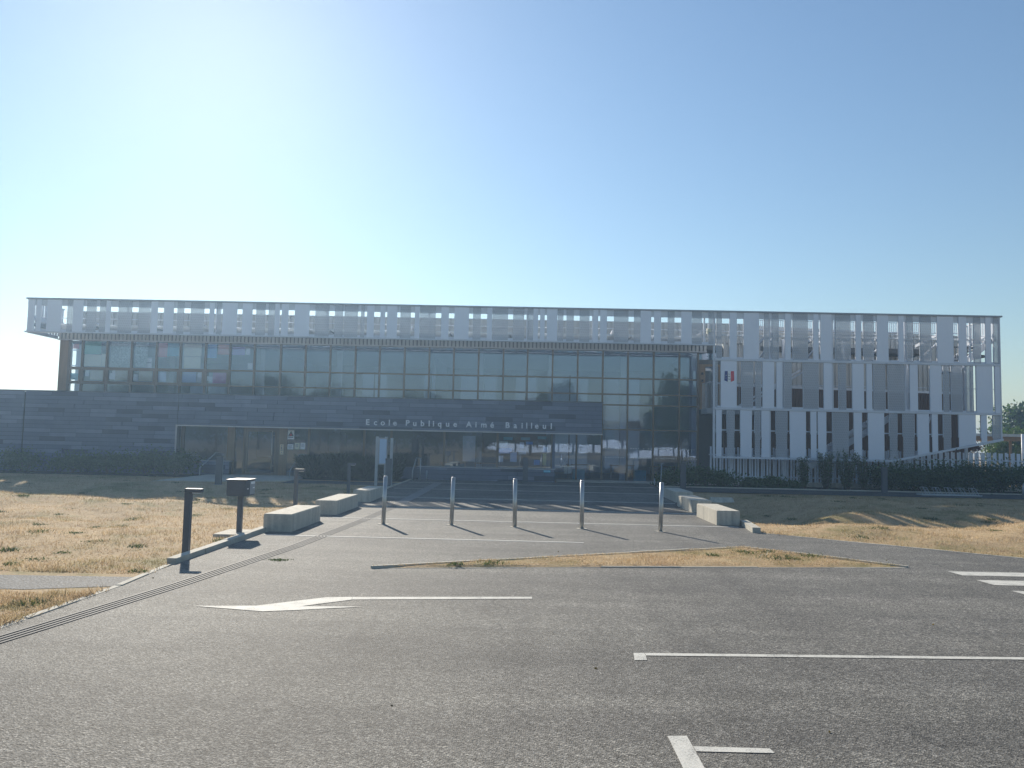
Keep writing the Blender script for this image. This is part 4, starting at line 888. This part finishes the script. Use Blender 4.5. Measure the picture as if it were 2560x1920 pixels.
for k, (x, h, n, s_) in enumerate([(10.7, 1.25, 14, .4), (11.5, 1.45, 16, .45), (12.3, 1.55, 18, .5), (12.9, 1.4, 16, .4)]):
    upright(['leftmost upright shrub before the screen, with thin bare stems', 'second upright shrub before the white screen', 'tallest upright shrub, left of the dark lamp post', 'upright shrub touching the dark lamp post'][k], x, 30.8, h, n, s_)
for k, (x, rx, h) in enumerate([(13.9, .75, .98), (14.9, .8, 1.02), (15.9, .8, 1.05), (17.0, .8, 1.1), (18.1, .85, 1.1), (19.3, .9, 1.2)]):
    shrub('hedge_shrub', ['first hedge shrub right of the dark lamp post', 'second dense hedge shrub right of the dark lamp post', 'third dense hedge shrub right of the dark lamp post', 'fourth dense hedge shrub, above the bicycle rack', 'fifth dense hedge shrub, right of the bicycle rack', 'brighter green hedge shrub at the right picture edge'][k], x, 30.9, rx, .6, h, 4600, 'leaf_dark' if k < 5 else 'leaf', group='dense hedge along the right footpath', clumps=34)
def make_tree(name, h, cr, n, mat, seed, L=.3, trunk_r=.14, bare=.2, clumps=46):
    """a tree at the origin; returns (trunk mesh, crown mesh)"""
    r = np.random.default_rng(seed); zc = h * (bare + (1 - bare) * .55)
    b = MB(); b.tube([(0, 0, -.1), (.03, .02, h * bare * .6), (-.04, .05, h * bare), (.05, 0, h * .75)], trunk_r, 9, trunk_r * .3)
    cc = r.normal(size=(clumps, 3)); cc /= np.linalg.norm(cc, axis=1, keepdims=True); cc *= r.uniform(.35, 1, (clumps, 1)) ** .6
    cen = cc * np.array([cr, cr, h * (1 - bare) * .52]) + np.array([0, 0, zc])
    for k in range(0, clumps, 2):
        s_ = h * (bare * .9 + .3 * r.uniform(0, 1)); b.tube([(0, .03, s_), tuple(cen[k] * .5 + np.array([0, 0, s_ * .5])), tuple(cen[k])], trunk_r * .32, 5, .012)
    k = r.integers(0, clumps, n); P = cen[k] + r.normal(size=(n, 3)) * (cr * .2) * r.uniform(.5, 1.3, (clumps, 1))[k] * np.array([1, 1, .8])
    t = b.build('trunk', 'bark', None, (0, 0, 0), smooth=True); c = leaves(P, L, L * .55, mat=mat, name='crown')
    return t, c
TR = {}
for key, args in dict(a=(9, 3.2, 9000, 'leaf_tree', 1), b=(8, 2.6, 8000, 'leaf_tree', 2), c=(6.5, 2.4, 7000, 'leaf_dry', 3), d=(4.6, 2.2, 6000, 'leaf_tree', 4)).items():
    t, c = make_tree('t', *args); TR[key] = (t.data, c.data); bpy.data.objects.remove(t); bpy.data.objects.remove(c)
def tree(lb, key, x, y, s_, rz, grp=None, name='broadleaf_tree'):
    t = thing(name, lb, 'tree', (x, y, 0), grp); t.scale = (s_, s_, s_); t.rotation_euler = (0, 0, rz)
    for nm, me in zip(('trunk', 'crown'), TR[key]):
        o = bpy.data.objects.new(nm, me); COL.objects.link(o); o.parent = t
    return t
tree('leafy tree rising behind the right end of the white screen', 'd', 37.0, 60, 1.05, .3, 'trees behind the school'); tree('tree behind the canopy at the far right edge', 'd', 42, 62, 1.15, 2.3, 'trees behind the school'); tree('tree seen low through the right end of the screen', 'd', 30.5, 62, .95, 1.3, 'trees behind the school'); tree('dark tree behind the picket fence at the far right', 'd', 30, 50, .62, 4.3, 'trees behind the school')
rtree = thing('copper_shrub', 'small reddish leaved tree showing above the picket fence', 'tree', (20.6, 37.5, .1))
P = blob_points(900, (20.6, 37.5, 1.85), (.5, .4, .35)); leaves(P, .09, .06, mat='leaf_red', name='crown', parent=rtree); MB().tube([(20.6, 37.5, 0), (20.6, 37.5, 1.7)], .03, 6).build('trunk', 'bark', rtree)
cp = thing('canopy_shelter', 'flat white canopy roof beyond the right end of the screen', 'shelter', (25, 45, 0))
MB().box(19.5, 27.3, 43.5, 47.5, 2.52, 2.66).build('canopy_roof', 'galv', cp); MB().box(19.6, 26.9, 43.7, 47.3, 2.3, 2.515).build('canopy_beam', 'wood', cp)
for x in (20, 23, 26.4): MB().box(x - .05, x + .05, 44, 44.1, 0, 2.3).build('canopy_post', 'wood', cp)
pl = thing('white_flagpole', 'white post cut off by the right edge of the picture', 'post', (24.7, 40.2, 0)); MB().tube([(24.7, 40.2, 0), (24.7, 40.2, 2.6)], .06, 10).build('shaft', 'white_panel', pl, smooth=True)
# behind the camera: what the glass mirrors
MIR = [('a', -30, -26, 1.0, 0), ('b', -36, -30, 1.05, 1), ('a', -43, -34, 1.0, 2), ('b', -24, -28, .95, 3), ('d', -19, -30, 1.3, 4), ('b', -15, -30, .85, 5), ('a', -50, -36, 1.05, .5), ('d', -10.5, -34, 1.35, 1.5), ('d', -5, -36, 1.3, 2.5), ('c', 1, -34, 1.0, 3.5), ('b', 4.2, -33, 1.08, 4.5), ('c', 7, -38, 1.05, 5.5), ('c', 14.5, -42, .7, .2), ('b', 16.5, -17, 1.02, 1.2), ('a', 20.5, -20, .95, 2.2), ('d', 24, -34, 1.2, 3.2), ('b', 30, -36, 1.0, 4.2)]
MIR.sort(key=lambda q: q[1]); nk = {}
ORD2 = ORD + ['ninth', 'tenth', 'eleventh']
for key, x, y, s_, a in MIR:
    kd = {'c': 'brownish tree', 'd': 'low wide tree'}.get(key, 'tall green tree'); j_ = nk.get(kd, 0); nk[kd] = j_ + 1
    tree(kd + ' mirrored in the glass, ' + ORD2[j_] + ' of its kind from the left', key, x, y, s_, a, 'trees mirrored in the glazing')
bwall = thing('boundary_wall', 'low white wall far behind the viewer, mirrored in the hall glass', 'wall', (12, -70, 0))
for k in range(18): piece('wall_bay', 'white_panel', bwall, -6 + k * 2.6, -6 + k * 2.6 + 2.3, -70.1, -69.9, .0, 1.4)
for k in range(19): piece('wall_pier', 'anthracite', bwall, -6.3 + k * 2.6, -6.02 + k * 2.6, -70.12, -69.88, 0, 1.35)

n = 42000; wx = rng.uniform(-95, 60, n)
prof = np.where(wx < -4, 8.0 + 2.2 * np.sin(wx * .23) + 1.2 * np.sin(wx * .71 + 1), np.where(wx < 9, 6.5 + 1.5 * np.sin(wx * .8), np.where(wx < 22, 3.4 + .8 * np.sin(wx * .9), 9 + 1.5 * np.sin(wx * .5))))
wz = prof * np.sqrt(rng.uniform(0, 1, n)) * (1 - .25 * rng.random(n) ** 3); wyy = -82 + rng.normal(size=n) * 1.8 + 1.5 * np.sin(wx * .6)
stuff(leaves(np.stack([wx, wyy, wz], -1), .75, .45, mat='leaf_tree', name='woodland'))
# grass blades and weeds
def blades(name, n, sampler, hmin, hmax, wid, mat, lean=.5):
    P = sampler(n); n = len(P); th = rng.uniform(0, 6.28, n); h = rng.uniform(hmin, hmax, n)
    cl = np.sin(P[:, 0] * 2.1 + 1.7 * np.sin(P[:, 1] * 1.3)) * np.sin(P[:, 1] * 2.7 + 1.5 * np.sin(P[:, 0] * 1.7)) + .6 * np.sin(P[:, 0] * 7.3 + P[:, 1] * 3.1) * np.sin(P[:, 1] * 6.1 - P[:, 0] * 2.2); h = h * (.75 + .55 * np.clip(cl, -.6, 1.4))
    d = np.stack([np.cos(th), np.sin(th), np.zeros(n)], -1); ln = rng.uniform(0, lean, n)[:, None]; ph = rng.uniform(0, 6.28, n)
    tip = P + np.stack([np.cos(ph) * ln[:, 0] * h * 2, np.sin(ph) * ln[:, 0] * h * 2, h], -1)
    Vv = np.stack([P - d * wid, P + d * wid, tip], 1).reshape(-1, 3)
    return stuff(np_mesh(name, Vv, np.arange(n * 3).reshape(n, 3), mat))
def in_poly(x, y, poly):
    c = np.zeros(len(x), bool)
    for (ax, ay), (bx, by) in zip(poly, poly[1:] + poly[:1]):
        k = ((ay > y) != (by > y)) & (x < (bx - ax) * (y - ay) / (by - ay + 1e-12) + ax); c ^= k
    return c
LAWN_L = [(-4.55, 9.5), (-4.55, 26.5), (-8.3, 28.3), (-12.5, 26.5), (-12.5, 29.6), (-24, 29.6), (-14, 18), (-7.5, 9.5)]
LAWN_R = [(4.75, 15.4), (7.75, 12.75), (13, 8.4), (20, 14), (22, 27.4), (5.05, 27.4), (4.75, 17)]
STRIP = [(-4.4, 5.2), (-4.4, 8.3), (-8, 8.25), (-8, 5.2)]
def lawn_sampler(poly, power=1.0):
    a = np.array(poly); lo, hi = a.min(0), a.max(0)
    def f(n):
        x = rng.uniform(lo[0], hi[0], n * 2); y = lo[1] + (hi[1] - lo[1]) * rng.uniform(0, 1, n * 2) ** power
        k = in_poly(x, y, poly); x, y = x[k], y[k]; return np.stack([x, y, terrain(x, y)], -1)
    return f
blades('dry_grass_left_lawn', 75000, lawn_sampler(LAWN_L, 1.5), .02, .06, .006, 'blade')
blades('dry_grass_right_lawn', 80000, lawn_sampler(LAWN_R, 1.5), .02, .06, .006, 'blade')
blades('dry_grass_verge', 14000, lawn_sampler(STRIP), .02, .055, .005, 'blade')
def isl_s(n):
    a = np.array(isl); x = rng.uniform(-1.9, 5.35, n * 3); y = rng.uniform(10.1, 13.1, n * 3); k = in_poly(x, y, isl); x, y = x[k], y[k]; return np.stack([x, y, np.full(len(x), PAVE + .03)], -1)
blades('dry_grass_island_tufts', 16000, isl_s, .01, .03, .005, 'blade')
def weed_s(n):
    c = []
    for poly, m, f in ((LAWN_L, 95, 1.5), (LAWN_R, 95, 1.3), (STRIP, 9, 1)):
        q = lawn_sampler(poly, f)(m)[:m]; c.append(q)
    c.append(isl_s(7)[:8]); c = np.concatenate(c); k = rng.integers(0, len(c), n); r = rng.normal(size=(n, 2)) * (.05 + .1 * rng.random(len(c)) ** 2)[k][:, None]
    p = c[k].copy(); p[:, :2] += r; p[:, 2] += 0; return p
blades('weeds_in_lawn', 17000, weed_s, .015, .055, .009, 'leaf_weed', .9)
def one_weed(n): return np.stack([-3.21 + rng.normal(size=n) * .07, 10.65 + rng.normal(size=n) * .05, np.full(n, PAVE)], -1)
blades('weed_on_forecourt', 260, one_weed, .01, .035, .008, 'leaf_weed', 1.2)

# ------------------------------------------------------------------ added to lift shade and stand in for lens glare: thin blue haze
hz = MB().box(-420, 420, -420, 420, -2, 11.5)
m_, nt_h, out_h = new_mat('added_thin_haze')
pv = nt_h.nodes.new('ShaderNodeVolumePrincipled')
pv.inputs['Color'].default_value = (.46, .7, 1, 1); pv.inputs['Density'].default_value = 0.0026; pv.inputs['Anisotropy'].default_value = .6
nt_h.links.new(pv.outputs[0], out_h.inputs['Volume'])
stuff(hz.build('added_haze', m_))

# ragged grass spilling over the edges, chips and dead leaves on the asphalt
def along(lines, w):
    def f(n):
        L = np.array([math.hypot(b[0] - a[0], b[1] - a[1]) for a, b in lines]); k = rng.choice(len(lines), n, p=L / L.sum()); t = rng.random(n)
        A = np.array([l[0] for l in lines])[k]; Bq = np.array([l[1] for l in lines])[k]; q = A + (Bq - A) * t[:, None] + rng.normal(size=(n, 2)) * w
        cl = np.sin(q[:, 0] * 7.1) + np.sin(q[:, 1] * 5.3 + q[:, 0] * 2) + rng.normal(size=n) * .5; q = q[cl > 0]
        return np.stack([q[:, 0], q[:, 1], gz(q[:, 0], q[:, 1]) + PAVE], -1)
    return f
edges = [((-4.5, 10.2), (-4.55, 14)), ((-4.36, 5.3), (-4.34, 8.4)), ((-4.36, 9.4), (-4.46, 10.1)), ((4.55, 15.45), (7.8, 12.68)), ((7.8, 12.68), (13, 8.3)), ((-4.58, 14.1), (-4.58, 21)), ((4.75, 17), (4.95, 24))]
blades('edge_grass', 9000, along(edges, .035), .02, .07, .006, 'blade', .9)
n = 26; q = np.stack([rng.uniform(-4.2, 6, n), 3.2 + 16 * rng.random(n) ** 1.3, np.full(n, PAVE + .006)], -1); q = q[in_poly(q[:, 0], q[:, 1], paved) & ~in_poly(q[:, 0], q[:, 1], isl)]
dd = rng.normal(size=(len(q), 3)); dd[:, 2] *= .15
stuff(leaves(q, .03, .016, dd, 'leaf_dry', 'fallen_leaves', None, .05))
